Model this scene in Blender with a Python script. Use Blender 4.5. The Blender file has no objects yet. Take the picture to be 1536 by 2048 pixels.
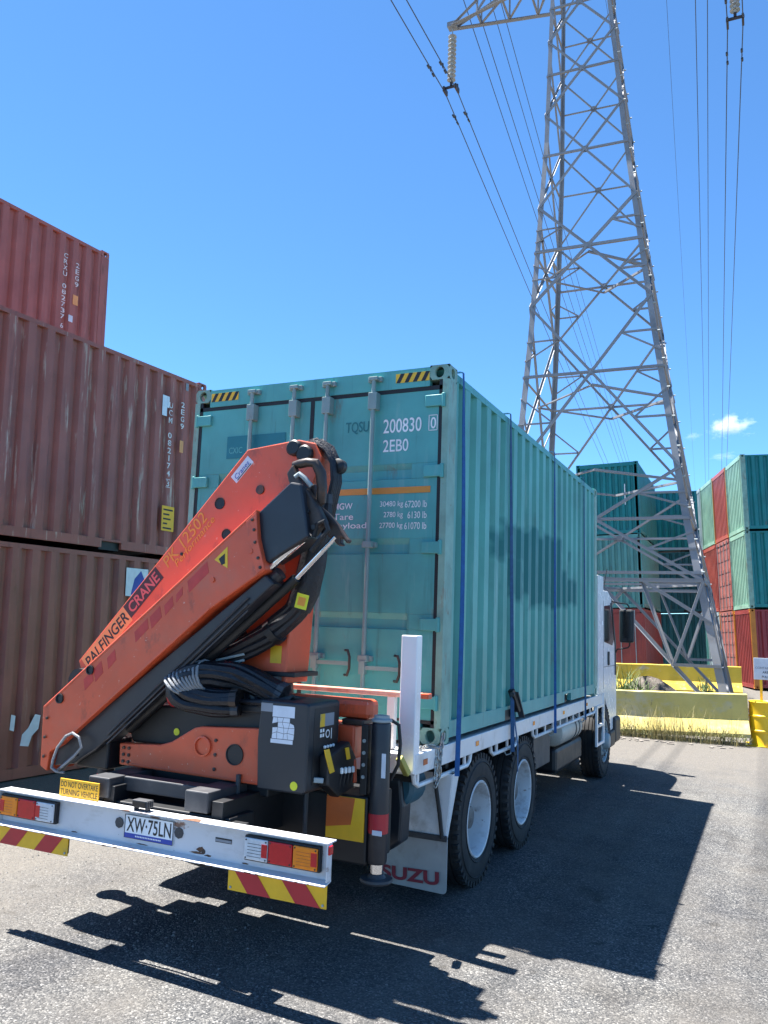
import bpy, math, random
from mathutils import Vector, Matrix
R = math.radians
random.seed(7)
C = bpy.context.scene.collection
S = bpy.context.scene

# ------------------------------------------------------------------ camera, world, sun, exposure
def cam_basis(yaw, pitch, roll):
    f = Vector((math.sin(yaw)*math.cos(pitch), math.cos(yaw)*math.cos(pitch), math.sin(pitch)))
    r0 = Vector((math.cos(yaw), -math.sin(yaw), 0)); u0 = r0.cross(f)
    r = r0*math.cos(roll)+u0*math.sin(roll); u = u0*math.cos(roll)-r0*math.sin(roll)
    return r, u, f
cd = bpy.data.cameras.new('camera'); cam = bpy.data.objects.new('camera', cd); C.objects.link(cam)
cd.sensor_fit = 'HORIZONTAL'; cd.sensor_width = 36; cd.lens = 36*1634.0/1536
cd.clip_start = 0.05; cd.clip_end = 3000
_r, _u, _f = cam_basis(-0.44149, 0.13794, 0.0359)
cam.matrix_world = Matrix(((_r.x, _u.x, -_f.x, 3.4221), (_r.y, _u.y, -_f.y, -5.7599), (_r.z, _u.z, -_f.z, 2.1056), (0, 0, 0, 1)))
S.camera = cam

SUN = Vector((-1.515, 0.148, 4.146)).normalized()      # towards the sun
W = bpy.data.worlds.new('World'); S.world = W; W.use_nodes = True
nt = W.node_tree; nt.nodes.clear()
sky = nt.nodes.new('ShaderNodeTexSky'); sky.sky_type = 'NISHITA'; sky.sun_disc = False
sky.sun_elevation = math.asin(SUN.z); sky.sun_rotation = math.atan2(SUN.x, SUN.y)
sky.air_density = 0.6; sky.dust_density = 0.0; sky.ozone_density = 10.0; sky.altitude = 10
bg = nt.nodes.new('ShaderNodeBackground'); bg.inputs['Strength'].default_value = 0.080
wo = nt.nodes.new('ShaderNodeOutputWorld')
tint = nt.nodes.new('ShaderNodeMix'); tint.data_type = 'RGBA'; tint.blend_type = 'MULTIPLY'; tint.inputs[0].default_value = 1.0
tint.inputs[7].default_value = (0.83, 1.06, 1.04, 1)       # clear southern summer sky: a touch more cyan, all over
nt.links.new(sky.outputs[0], tint.inputs[6]); nt.links.new(tint.outputs[2], bg.inputs[0]); nt.links.new(bg.outputs[0], wo.inputs[0])
sd = bpy.data.lights.new('sun', 'SUN'); sd.energy = 5.0; sd.angle = R(0.5); sd.color = (1.0, 0.965, 0.915)
sun = bpy.data.objects.new('sun', sd); C.objects.link(sun)
sun.rotation_euler = SUN.to_track_quat('Z', 'Y').to_euler(); sun.location = (-20, 2, 60)
S.view_settings.view_transform = 'Standard'; S.view_settings.look = 'None'
S.view_settings.gamma = 1.0; S.view_settings.exposure = 2.05
S.render.engine = 'CYCLES'; S.cycles.max_bounces = 6; S.cycles.diffuse_bounces = 4; S.cycles.use_denoising = True

# ------------------------------------------------------------------ materials
MATS = {}
def mat(name, col, rough=0.5, metal=0.0, var=0.12, vscale=2.5, wear=None, wear2=None, wear3=None, bump=None, spec=0.5, masks=None, speck=None):
    """procedural paint: base colour varied by noise, up to two wear layers (colour, amount, scale xyz)"""
    if name in MATS: return MATS[name]
    m = bpy.data.materials.new(name); m.use_nodes = True; n = m.node_tree; n.nodes.clear(); L = n.links.new
    out = n.nodes.new('ShaderNodeOutputMaterial'); b = n.nodes.new('ShaderNodeBsdfPrincipled'); L(b.outputs[0], out.inputs[0])
    b.inputs['Metallic'].default_value = metal; b.inputs['Specular IOR Level'].default_value = spec
    tc = n.nodes.new('ShaderNodeTexCoord'); oi = n.nodes.new('ShaderNodeObjectInfo')
    mu = n.nodes.new('ShaderNodeMath'); mu.operation = 'MULTIPLY'; mu.inputs[1].default_value = 37.0; L(oi.outputs['Random'], mu.inputs[0])
    ad = n.nodes.new('ShaderNodeVectorMath'); ad.operation = 'ADD'; L(tc.outputs['Object'], ad.inputs[0]); L(mu.outputs[0], ad.inputs[1])
    def noise(scale, det=4, rgh=0.6):
        mp = n.nodes.new('ShaderNodeMapping'); L(ad.outputs[0], mp.inputs[0])
        mp.inputs['Scale'].default_value = scale if isinstance(scale, tuple) else (scale,)*3
        t = n.nodes.new('ShaderNodeTexNoise'); t.inputs['Scale'].default_value = 1; t.inputs['Detail'].default_value = det
        t.inputs['Roughness'].default_value = rgh; L(mp.outputs[0], t.inputs['Vector']); return t.outputs[0]
    def mixc(fac, a, bb):
        x = n.nodes.new('ShaderNodeMix'); x.data_type = 'RGBA'
        if hasattr(fac, 'node'): L(fac, x.inputs[0])
        else: x.inputs[0].default_value = fac
        for i, v in ((6, a), (7, bb)):
            if hasattr(v, 'node'): L(v, x.inputs[i])
            else: x.inputs[i].default_value = (*v, 1)
        return x.outputs[2]
    def ramp(src, lo, hi):
        r = n.nodes.new('ShaderNodeMapRange'); r.inputs[1].default_value = lo; r.inputs[2].default_value = hi; L(src, r.inputs[0]); return r.outputs[0]
    c1 = tuple(max(0, v*(1-var)) for v in col); c2 = tuple(min(1, v*(1+var)) for v in col)
    cc = mixc(ramp(noise(vscale), 0.3, 0.7), c1, c2)
    for w in (wear, wear2, wear3):
        if w:
            wcol, lo, hi, sc = w[:4]
            f = ramp(noise(sc, 6, 0.65), lo, hi)
            if len(w) > 4:
                g = n.nodes.new('ShaderNodeMath'); g.operation = 'MULTIPLY'; L(f, g.inputs[0]); g.inputs[1].default_value = w[4]; f = g.outputs[0]
            cc = mixc(f, cc, wcol)
    if masks:                                   # painted-over areas: boxes in object y/z with ragged edges
        mcol, boxes = masks
        sx = n.nodes.new('ShaderNodeSeparateXYZ'); L(tc.outputs['Object'], sx.inputs[0])
        nz = noise((0.0, 2.2, 3.4), 2); tot = None
        for (cy, cz, hy, hz) in boxes:
            ms = []
            for sock, cen, half in ((sx.outputs[1], cy, hy), (sx.outputs[2], cz, hz)):
                a = n.nodes.new('ShaderNodeMath'); a.operation = 'SUBTRACT'; L(sock, a.inputs[0]); a.inputs[1].default_value = cen
                a2 = n.nodes.new('ShaderNodeMath'); a2.operation = 'ABSOLUTE'; L(a.outputs[0], a2.inputs[0])
                a3 = n.nodes.new('ShaderNodeMath'); a3.operation = 'SUBTRACT'; L(a2.outputs[0], a3.inputs[0]); a3.inputs[1].default_value = half
                ms.append(a3.outputs[0])
            mx = n.nodes.new('ShaderNodeMath'); mx.operation = 'MAXIMUM'; L(ms[0], mx.inputs[0]); L(ms[1], mx.inputs[1])
            if tot is None: tot = mx.outputs[0]
            else:
                mn = n.nodes.new('ShaderNodeMath'); mn.operation = 'SMOOTH_MIN'; mn.inputs[2].default_value = 0.08; L(tot, mn.inputs[0]); L(mx.outputs[0], mn.inputs[1]); tot = mn.outputs[0]
        j = n.nodes.new('ShaderNodeMath'); j.operation = 'MULTIPLY_ADD'; L(nz, j.inputs[0]); j.inputs[1].default_value = 0.30; L(tot, j.inputs[2])
        cc = mixc(ramp(j.outputs[0], 0.185, 0.115), cc, mcol)
    if speck:
        v = n.nodes.new('ShaderNodeTexVoronoi'); v.inputs['Scale'].default_value = speck[0]; L(ad.outputs[0], v.inputs['Vector'])
        cc = mixc(ramp(v.outputs['Distance'], speck[1]+0.05, speck[1]), cc, speck[2])
    L(cc, b.inputs['Base Color'])
    rr = n.nodes.new('ShaderNodeMapRange'); L(noise(vscale*3), rr.inputs[0]); rr.inputs[3].default_value = max(0.05, rough-0.12); rr.inputs[4].default_value = min(1, rough+0.12)
    L(rr.outputs[0], b.inputs['Roughness'])
    if bump:
        bp = n.nodes.new('ShaderNodeBump'); bp.inputs['Strength'].default_value = bump[1]; bp.inputs['Distance'].default_value = bump[2]
        L(noise(bump[0], 3), bp.inputs['Height']); L(bp.outputs[0], b.inputs['Normal'])
    MATS[name] = m; return m

RUST = (0.16, 0.06, 0.025); DUST = (0.33, 0.30, 0.25); GRIME = (0.03, 0.028, 0.025)
DENT = ((1.4, 1.4, 0.8), 0.35, 0.03)
def cont_mat(name, col, streak=(0.45, 0.36, 0.30), s=0.35, lo=0.60, hi=0.74, masks=None, rust=0.6):
    return mat(name, col, 0.48, var=0.16, vscale=1.6, wear=(streak, lo, hi, (9, 9, 0.9), s), wear2=(RUST, 0.63, 0.71, (5, 5, 1.6), rust), wear3=(tuple(v*.28 for v in col), 0.56, 0.72, (13, 13, 0.75), 0.55), bump=DENT, masks=masks)
teal = cont_mat('teal container paint', (0.075, 0.330, 0.310), (0.30, 0.46, 0.43), 0.35, rust=0.5)
boxes = [(y-3.029, z-1.25, hy, hz) for y, z, hy, hz in ((1.42, 2.86, .20, .10), (1.95, 2.95, .42, .16), (1.97, 2.60, .22, .22), (2.75, 2.80, .55, .34), (3.45, 2.82, .45, .36), (3.85, 2.62, .35, .22), (4.35, 2.60, .42, .14), (4.28, 2.88, .07, .16), (3.0, 2.50, .55, .14))]
teal_side = cont_mat('teal container side paint', (0.092, 0.345, 0.295), (0.36, 0.54, 0.48), 0.45, masks=((0.006, 0.165, 0.155), boxes), rust=0.3)
teal_post = mat('weathered teal post paint', (0.20, 0.36, 0.29), 0.55, var=0.25, vscale=4, wear=((0.22, 0.17, 0.12), 0.56, 0.7, (9, 9, 3)), wear2=(RUST, 0.66, 0.75, 9.0), bump=DENT)
brown = cont_mat('brown container paint', (0.30, 0.090, 0.064), (0.58, 0.46, 0.36), 0.8, 0.575, 0.69)
brown2 = cont_mat('dull brown container paint', (0.27, 0.088, 0.064), (0.46, 0.32, 0.25), 0.45, 0.62, 0.73)
maroon = cont_mat('plum brown container paint', (0.33, 0.105, 0.080), (0.50, 0.36, 0.30), 0.35, 0.62, 0.76)
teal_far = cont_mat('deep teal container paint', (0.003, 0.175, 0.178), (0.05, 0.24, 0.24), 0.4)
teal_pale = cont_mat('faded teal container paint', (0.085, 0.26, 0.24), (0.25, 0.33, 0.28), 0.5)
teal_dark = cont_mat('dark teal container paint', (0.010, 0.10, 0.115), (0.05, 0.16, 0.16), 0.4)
green_end = cont_mat('pale green container paint', (0.24, 0.40, 0.30), (0.32, 0.36, 0.24), 0.5)
red_far = cont_mat('red container paint', (0.26, 0.038, 0.032), (0.30, 0.14, 0.11), 0.4)  # shade put into the colour: darker red for the shaded stack
orange_far = cont_mat('rust orange container paint', (0.36, 0.080, 0.055), (0.40, 0.20, 0.15), 0.4)
red_door = cont_mat('sunlit red container paint', (0.36, 0.115, 0.095), (0.42, 0.25, 0.2), 0.4)  # sunlight put into the colour: lighter copy of the red for sunlit door ends
maroon_far = cont_mat('maroon container paint', (0.25, 0.025, 0.03), (0.3, 0.1, 0.1), 0.3)
amber_post = mat('amber post paint', (0.48, 0.17, 0.015), 0.5, wear=(RUST, 0.6, 0.72, 4.0))
grey_far = cont_mat('blue grey container paint', (0.30, 0.38, 0.40), (0.2, 0.25, 0.25), 0.4)
rubber_black = mat('black rubber', (0.008, 0.009, 0.011), 0.6, var=0.3, vscale=6, wear=((0.03, 0.03, 0.03), 0.58, 0.75, 5.0, 0.6))
tyre_m = mat('tyre rubber', (0.012, 0.012, 0.013), 0.75, var=0.25, vscale=5, wear=((0.045, 0.042, 0.038), 0.5, 0.75, 4.0, 0.7))
galv = mat('galvanised rod steel', (0.28, 0.325, 0.33), 0.5, 0.0, wear=((0.18, 0.15, 0.12), 0.68, 0.76, (14, 14, 4), 0.3))
rod_m = mat('dull teal grey rod', (0.185, 0.285, 0.275), 0.5, var=0.15, wear=((0.12, 0.085, 0.06), 0.62, 0.72, (14, 14, 5), 0.6))
tower_m = mat('galvanised tower steel', (0.23, 0.235, 0.245), 0.65, 0.0, var=0.2, vscale=0.8, wear=((0.13, 0.12, 0.12), 0.55, 0.7, 1.2, 0.6))
white_p = mat('white truck paint', (0.72, 0.72, 0.71), 0.35, var=0.06, wear=((0.30, 0.27, 0.23), 0.54, 0.76, 4.0, 0.65), wear2=(RUST, 0.67, 0.72, 7.0, 0.8))
white_clean = mat('white cab paint', (0.80, 0.80, 0.80), 0.25, var=0.03, wear=((0.5, 0.48, 0.44), 0.55, 0.8, 2.0, 0.5))
bumper_m = mat('chipped white bumper paint', (0.58, 0.58, 0.59), 0.38, var=0.06, wear=((0.30, 0.27, 0.23), 0.54, 0.76, (4, 4, 9), 0.6), wear3=((0.07, 0.06, 0.05), 0.69, 0.72, 26.0, 0.8), wear2=(RUST, 0.615, 0.67, (4, 4, 8), 0.9), bump=((3, 3, 3), 0.2, 0.01))
orange = mat('crane orange paint', (0.62, 0.090, 0.032), 0.40, var=0.14, vscale=1.8, wear=((0.44, 0.13, 0.075), 0.50, 0.74, 3.5, 0.5), wear2=(GRIME, 0.57, 0.72, (6, 6, 3.5), 0.55), wear3=((0.66, 0.40, 0.30), 0.665, 0.70, 24.0, 0.7))
orange_top = mat('sun bleached orange paint', (0.72, 0.30, 0.20), 0.45, var=0.12, wear=((0.75, 0.6, 0.5), 0.5, 0.7, 5.0, 0.7), wear2=(RUST, 0.62, 0.68, 9.0, 0.7))
fade_red = mat('faded red lettering', (0.50, 0.030, 0.022), 0.45, var=0.15, vscale=12)
charcoal = mat('charcoal crane paint', (0.016, 0.018, 0.024), 0.40, var=0.2, vscale=3, wear=((0.05, 0.05, 0.052), 0.58, 0.75, 5.0, 0.5))
blackp = mat('black chassis paint', (0.007, 0.008, 0.010), 0.5, var=0.25, wear=((0.035, 0.033, 0.03), 0.58, 0.78, 4.0, 0.5))
cabinet_m = mat('dark blue grey cabinet plastic', (0.012, 0.017, 0.024), 0.42, var=0.12, wear=((0.035, 0.036, 0.04), 0.6, 0.78, 4.0, 0.5))
greybar = mat('grey dusty steel', (0.035, 0.037, 0.042), 0.55, var=0.2, wear=((0.085, 0.085, 0.085), 0.5, 0.72, 6.0, 0.6))
chrome = mat('chromed rod', (0.70, 0.71, 0.74), 0.16, 1.0, var=0.05)
brownsteel = mat('oily brown steel', (0.05, 0.036, 0.03), 0.45, 0.3, var=0.3, vscale=8, wear=(RUST, 0.55, 0.7, 8.0, 0.7))
glass = mat('tinted cab glass', (0.015, 0.018, 0.02), 0.06, var=0.1)
mirror_m = mat('mirror glass', (0.05, 0.055, 0.06), 0.03, 1.0, var=0.02)
yellow_s = mat('yellow reflective sheet', (0.75, 0.42, 0.010), 0.40, var=0.08, vscale=9, wear=((0.4, 0.26, 0.08), 0.62, 0.75, 6.0, 0.5))
red_s = mat('red reflective sheet', (0.42, 0.012, 0.022), 0.40, var=0.08, vscale=9)
orange_s = mat('orange reflective sheet', (0.50, 0.10, 0.012), 0.45, var=0.15, vscale=5)
yel_sign = mat('yellow sign sheet', (0.80, 0.42, 0.012), 0.45, var=0.06)
blackt = mat('black print', (0.010, 0.010, 0.012), 0.5, var=0.1)
whitet = mat('white print', (0.72, 0.76, 0.76), 0.5, var=0.12, vscale=9)
white_worn = mat('worn white print', (0.66, 0.62, 0.60), 0.55, var=0.1, vscale=9, wear=((0.24, 0.10, 0.09), 0.56, 0.66, 16.0))
dteal_t = mat('dark teal print', (0.012, 0.15, 0.16), 0.5)
teal_sign = mat('teal sign sheet', (0.010, 0.16, 0.19), 0.5, var=0.15)
orange_t = mat('orange stripe paint', (0.58, 0.24, 0.035), 0.5, var=0.15)
gold_t = mat('gold print', (0.70, 0.28, 0.03), 0.5)
pale_or = mat('pale orange decal', (0.72, 0.30, 0.10), 0.5, var=0.1)
dred_t = mat('black red decal', (0.05, 0.006, 0.008), 0.45)
pink_t = mat('pink print', (0.55, 0.10, 0.10), 0.5)
sticker = mat('white sticker', (0.60, 0.64, 0.70), 0.5, var=0.08, vscale=10)
grey_st = mat('grey sticker', (0.22, 0.24, 0.27), 0.5)
ylw = mat('yellow paint', (0.72, 0.44, 0.02), 0.5, var=0.1, wear=((0.3, 0.25, 0.1), 0.6, 0.7, 12.0))
lime = mat('lime yellow paint', (0.62, 0.62, 0.02), 0.5)
lens_red = mat('red lamp lens', (0.50, 0.008, 0.015), 0.12, var=0.1, vscale=30)
lens_amb = mat('amber lamp lens', (0.80, 0.22, 0.008), 0.12, var=0.1, vscale=30)
lens_wht = mat('clear lamp lens', (0.55, 0.58, 0.60), 0.12, var=0.1, vscale=30)
plate_m = mat('number plate white', (0.75, 0.78, 0.80), 0.35, var=0.03)
blue_m = mat('blue print', (0.012, 0.045, 0.32), 0.4)
strap_m = mat('blue webbing', (0.005, 0.082, 0.26), 0.7, var=0.2, vscale=20, bump=((300, 300, 120), 0.5, 0.002))
strap_d = mat('faded blue webbing', (0.020, 0.080, 0.18), 0.75, var=0.2, vscale=20)
chain_m = mat('zinc chain', (0.42, 0.41, 0.38), 0.4, 0.7, wear=(RUST, 0.55, 0.68, 18.0))
barrier_m = mat('yellow painted concrete', (0.62, 0.42, 0.035), 0.75, var=0.12, vscale=1.5, wear=((0.45, 0.42, 0.34), 0.58, 0.72, (2.2, 2.2, 3), 0.7), wear2=((0.26, 0.24, 0.18), 0.62, 0.7, 6.0, 0.5), bump=((20, 20, 20), 0.4, 0.01))
barrier_n = mat('faded yellow painted concrete', (0.50, 0.41, 0.125), 0.8, var=0.16, vscale=1.5, wear=((0.46, 0.43, 0.33), 0.50, 0.68, (2.2, 2.2, 3), 0.75), wear3=((0.10, 0.09, 0.07), 0.66, 0.72, (3, 3, 1.2), 0.6), wear2=((0.26, 0.24, 0.18), 0.62, 0.7, 6.0, 0.5), bump=((20, 20, 20), 0.4, 0.01))
drum_m = mat('yellow drum paint', (0.80, 0.50, 0.012), 0.4, var=0.08, wear=(RUST, 0.66, 0.72, 5.0, 0.6))
mudflap_m = mat('dusty white mudflap', (0.33, 0.32, 0.31), 0.65, var=0.12, vscale=4, wear=((0.18, 0.16, 0.13), 0.5, 0.72, (5, 5, 3), 0.7))
isuzu_m = mat('dark red print', (0.20, 0.010, 0.024), 0.5, var=0.15, vscale=9)
tank_m = mat('beige tank paint', (0.45, 0.42, 0.36), 0.45, var=0.1, wear=(DUST, 0.5, 0.7, 4.0, 0.5))
rim_m = mat('white steel rim', (0.60, 0.60, 0.60), 0.4, var=0.08, wear=((0.22, 0.18, 0.15), 0.52, 0.72, 7.0, 0.75), wear2=(RUST, 0.64, 0.70, 14.0, 0.8))
porcelain = mat('insulator porcelain', (0.34, 0.36, 0.36), 0.2, var=0.15)
wire_m = mat('conductor wire', (0.055, 0.055, 0.06), 0.5, 0.4)
hose_m = mat('black hose sleeve', (0.006, 0.007, 0.011), 0.5, var=0.25, vscale=9, bump=((60, 60, 60), 0.5, 0.01))
cord_m = mat('grey wrapped cord', (0.20, 0.21, 0.22), 0.6, bump=((120, 120, 120), 0.6, 0.01))
blue_tool = mat('teal grease cover', (0.02, 0.09, 0.13), 0.5)
brass_m = mat('olive valve', (0.35, 0.33, 0.08), 0.4, 0.3)
wood_m = mat('cement blocks', (0.30, 0.28, 0.25), 0.8)

# ------------------------------------------------------------------ mesh helper
class MB:
    def __init__(s): s.v = []; s.f = []; s.sm = []
    def add(s, vs, fs, smooth=False):
        o = len(s.v); s.v += [tuple(v) for v in vs]; s.f += [tuple(i+o for i in f) for f in fs]; s.sm += [smooth]*len(fs); return s
    def box(s, c, d, rot=None):
        hx, hy, hz = d[0]/2, d[1]/2, d[2]/2
        vs = [Vector((x, y, z)) for z in (-hz, hz) for y in (-hy, hy) for x in (-hx, hx)]
        if rot: vs = [rot @ v for v in vs]
        c = Vector(c)
        return s.add([v+c for v in vs], [(0, 2, 3, 1), (4, 5, 7, 6), (0, 1, 5, 4), (2, 6, 7, 3), (0, 4, 6, 2), (1, 3, 7, 5)])
    def bb(s, x0, x1, y0, y1, z0, z1): return s.box(((x0+x1)/2, (y0+y1)/2, (z0+z1)/2), (abs(x1-x0), abs(y1-y0), abs(z1-z0)))
    def bar(s, a, b, w, h, up=(0, 0, 1)):
        a, b = Vector(a), Vector(b); d = (b-a); L = d.length; d.normalize(); u = Vector(up)
        if abs(d.dot(u)) > 0.98: u = Vector((0, 1, 0))
        x = d.cross(u).normalized(); u = x.cross(d)
        return s.box((a+b)/2, (w, L, h), Matrix((x, d, u)).transposed())
    def prism(s, poly, ax, a, b):
        """poly in the two other axes (cyclic order x,z for y; y,z for x; x,y for z)"""
        n = len(poly)
        def P(p, t): return (p[0], t, p[1]) if ax == 'y' else ((t, p[0], p[1]) if ax == 'x' else (p[0], p[1], t))
        vs = [P(p, a) for p in poly]+[P(p, b) for p in poly]
        fs = [tuple(range(n)), tuple(range(2*n-1, n-1, -1))]+[(i, i+n, (i+1) % n+n, (i+1) % n) for i in range(n)]
        return s.add(vs, fs)
    def tube(s, path, r, n=10, closed=False, caps=True):
        P = [Vector(p) for p in path]; m = len(P); vs = []; prev = None
        rr = r if isinstance(r, (list, tuple)) else [r]*m
        for i, p in enumerate(P):
            t = (P[(i+1) % m]-P[i-1]) if (closed or 0 < i < m-1) else (P[1]-P[0] if i == 0 else P[-1]-P[-2])
            t.normalize()
            if prev is None:
                u = Vector((0, 0, 1)) if abs(t.z) < 0.9 else Vector((1, 0, 0)); x = t.cross(u).normalized()
            else: x = (prev-t*prev.dot(t)).normalized()
            prev = x; y = t.cross(x)
            vs += [p+(x*math.cos(k*2*math.pi/n)+y*math.sin(k*2*math.pi/n))*rr[i] for k in range(n)]
        fs = []
        for i in range(m if closed else m-1):
            j = (i+1) % m
            fs += [(i*n+k, i*n+(k+1) % n, j*n+(k+1) % n, j*n+k) for k in range(n)]
        s.add(vs, fs, True)
        if caps and not closed:
            o = len(s.v)-len(vs)
            s.f += [tuple(o+k for k in range(n-1, -1, -1)), tuple(o+(m-1)*n+k for k in range(n))]; s.sm += [False, False]
        return s
    def cyl(s, a, b, r, n=20): return s.tube([a, b], r, n)
    def lathe(s, prof, c, axis='x', n=36, sgn=1):
        """prof: (offset along the axis, radius)"""
        vs = []
        for (t, r) in prof:
            for k in range(n):
                a = 2*math.pi*k/n; q = (r*math.cos(a), r*math.sin(a))
                v = {'x': (t*sgn, q[0], q[1]), 'y': (q[0], t*sgn, q[1]), 'z': (q[0], q[1], t*sgn)}[axis]
                vs.append(Vector(v)+Vector(c))
        m = len(prof)
        return s.add(vs, [(i*n+k, i*n+(k+1) % n, (i+1)*n+(k+1) % n, (i+1)*n+k) for i in range(m-1) for k in range(n)], True)
    def disc(s, c, r, ax, t, n=20):
        s.cyl(Vector(c)-Vector(ax)*t/2, Vector(c)+Vector(ax)*t/2, r, n); return s
    def mesh(s, name):
        m = bpy.data.meshes.new(name); m.from_pydata(s.v, [], s.f); m.polygons.foreach_set('use_smooth', s.sm)
        import bmesh as _b
        bm = _b.new(); bm.from_mesh(m); _b.ops.recalc_face_normals(bm, faces=bm.faces); bm.to_mesh(m); bm.free()
        if any(s.sm): m.set_sharp_from_angle(angle=R(38))
        m.update(); return m

def ob(name, mesh, m, parent=None, bevel=0, mw=None):
    if isinstance(mesh, MB): mesh = mesh.mesh(name)
    if not mesh.materials: mesh.materials.append(m)
    o = bpy.data.objects.new(name, mesh); C.objects.link(o)
    o.material_slots[0].link = 'OBJECT'; o.material_slots[0].material = m
    if parent: o.parent = parent
    if mw is not None: o.matrix_local = mw
    if bevel:
        b = o.modifiers.new('bevel', 'BEVEL'); b.width = bevel; b.segments = 2; b.limit_method = 'ANGLE'; b.angle_limit = R(40)
    return o
def tag(o, label, cat, group=None, kind=None):
    o['label'] = label; o['category'] = cat
    if group: o['group'] = group
    if kind: o['kind'] = kind
    return o
def thing(name, label, cat, loc=(0, 0, 0), group=None, mw=None):
    o = bpy.data.objects.new(name, None); C.objects.link(o); o.empty_display_size = 0.2
    o.location = loc
    if mw is not None: o.matrix_world = mw
    return tag(o, label, cat, group)
def text_mesh(txt, w=None, h=None, shear=0.0, line=1.0, align='LEFT', ext=0.0008, bold=0.0):
    c = bpy.data.curves.new('text', 'FONT'); c.body = txt; c.size = 1; c.shear = shear; c.space_line = line; c.align_x = align
    c.extrude = 0; c.offset = bold; c.resolution_u = 4
    o = bpy.data.objects.new('text', c); C.objects.link(o)
    dg = bpy.context.evaluated_depsgraph_get(); m = bpy.data.meshes.new_from_object(o.evaluated_get(dg))
    bpy.data.objects.remove(o); bpy.data.curves.remove(c)
    xs = [v.co.x for v in m.vertices]; ys = [v.co.y for v in m.vertices]
    x0, x1, y0, y1 = min(xs), max(xs), min(ys), max(ys)
    sx = (w/(x1-x0)) if w else None; sy = (h/(y1-y0)) if h else None
    sx = sx or sy; sy = sy or sx
    for v in m.vertices: v.co = ((v.co.x-x0)*sx, (v.co.y-y0)*sy, 0)
    return m
def lettering(txt, m, parent, origin, right, up, w=None, h=None, name='lettering', label=None, **k):
    """flat print whose lower-left corner is at origin (parent space)"""
    me = text_mesh(txt, w, h, **k); r = Vector(right).normalized(); u = Vector(up).normalized(); nn = r.cross(u)
    mw = Matrix(((r.x, u.x, nn.x, origin[0]), (r.y, u.y, nn.y, origin[1]), (r.z, u.z, nn.z, origin[2]), (0, 0, 0, 1)))
    o = ob(name, me, m, parent, mw=mw)
    if label: o['label'] = label
    return o

# ------------------------------------------------------------------ ground
def ground_z(x, y):
    t = min(1, max(0, (y-14)/8)); t = t*t*(3-2*t)          # crossfall of the asphalt, then a low rise to the container yard
    return (0.0655-0.024*max(-1.6, min(6, x)))*(1-t)+0.24*t
gm = bpy.data.materials.new('worn asphalt'); gm.use_nodes = True; n = gm.node_tree; L = n.links.new
b = n.nodes['Principled BSDF']; b.inputs['Roughness'].default_value = 0.88; b.inputs['Specular IOR Level'].default_value = 0.25
geo = n.nodes.new('ShaderNodeNewGeometry')
def gnoise(sc, det=5, rg=0.6, kind='n'):
    t = n.nodes.new('ShaderNodeTexNoise' if kind == 'n' else 'ShaderNodeTexVoronoi'); t.inputs['Scale'].default_value = sc
    if kind == 'n': t.inputs['Detail'].default_value = det; t.inputs['Roughness'].default_value = rg
    L(geo.outputs['Position'], t.inputs['Vector']); return t
def gramp(src, stops):
    r = n.nodes.new('ShaderNodeValToRGB'); L(src, r.inputs[0]); e = r.color_ramp.elements
    e[0].position, e[0].color = stops[0][0], (*stops[0][1], 1); e[1].position, e[1].color = stops[-1][0], (*stops[-1][1], 1)
    for p, c in stops[1:-1]: q = e.new(p); q.color = (*c, 1)
    return r.outputs[0]
def gmix(f, a, bb, mode='MIX'):
    x = n.nodes.new('ShaderNodeMix'); x.data_type = 'RGBA'; x.blend_type = mode
    if hasattr(f, 'node'): L(f, x.inputs[0])
    else: x.inputs[0].default_value = f
    for i, v in ((6, a), (7, bb)):
        if hasattr(v, 'node'): L(v, x.inputs[i])
        else: x.inputs[i].default_value = (*v, 1)
    return x.outputs[2]
vor = gnoise(105, kind='v'); vor2 = gnoise(48, kind='v')
sep = n.nodes.new('ShaderNodeSeparateColor'); L(vor.outputs['Color'], sep.inputs[0])
stones = gramp(sep.outputs[0], [(0.0, (0.026, 0.028, 0.031)), (0.30, (0.050, 0.052, 0.055)), (0.65, (0.088, 0.088, 0.087)), (0.90, (0.145, 0.143, 0.137)), (1.0, (0.26, 0.255, 0.245))])
big = gramp(gnoise(0.55, 6, 0.65).outputs[0], [(0.30, (0.80, 0.80, 0.82)), (0.70, (1.18, 1.17, 1.14))])
colr = gmix(1.0, stones, big, 'MULTIPLY')
patch = gramp(gnoise(2.3, 6, 0.7).outputs[0], [(0.36, (0.86, 0.86, 0.87)), (0.62, (1.10, 1.09, 1.07))])
colr = gmix(1.0, colr, patch, 'MULTIPLY')
stain = gramp(gnoise(1.1, 4, 0.55).outputs[0], [(0.57, (1, 1, 1)), (0.70, (0.60, 0.59, 0.59))]); colr = gmix(1.0, colr, stain, 'MULTIPLY')
spot = gramp(gnoise(5.5, 2, 0.5).outputs[0], [(0.68, (1, 1, 1)), (0.74, (0.55, 0.54, 0.53))]); colr = gmix(1.0, colr, spot, 'MULTIPLY')
mpg = n.nodes.new('ShaderNodeMapping'); L(geo.outputs['Position'], mpg.inputs[0]); mpg.inputs['Scale'].default_value = (2.4, 0.16, 1); mpg.inputs['Rotation'].default_value = (0, 0, 0.22)
tn = n.nodes.new('ShaderNodeTexNoise'); tn.inputs['Scale'].default_value = 1; tn.inputs['Detail'].default_value = 5; L(mpg.outputs[0], tn.inputs['Vector'])
trk = gramp(tn.outputs[0], [(0.36, (0.76, 0.76, 0.78)), (0.62, (1.10, 1.10, 1.09))]); colr = gmix(1.0, colr, trk, 'MULTIPLY')
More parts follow.
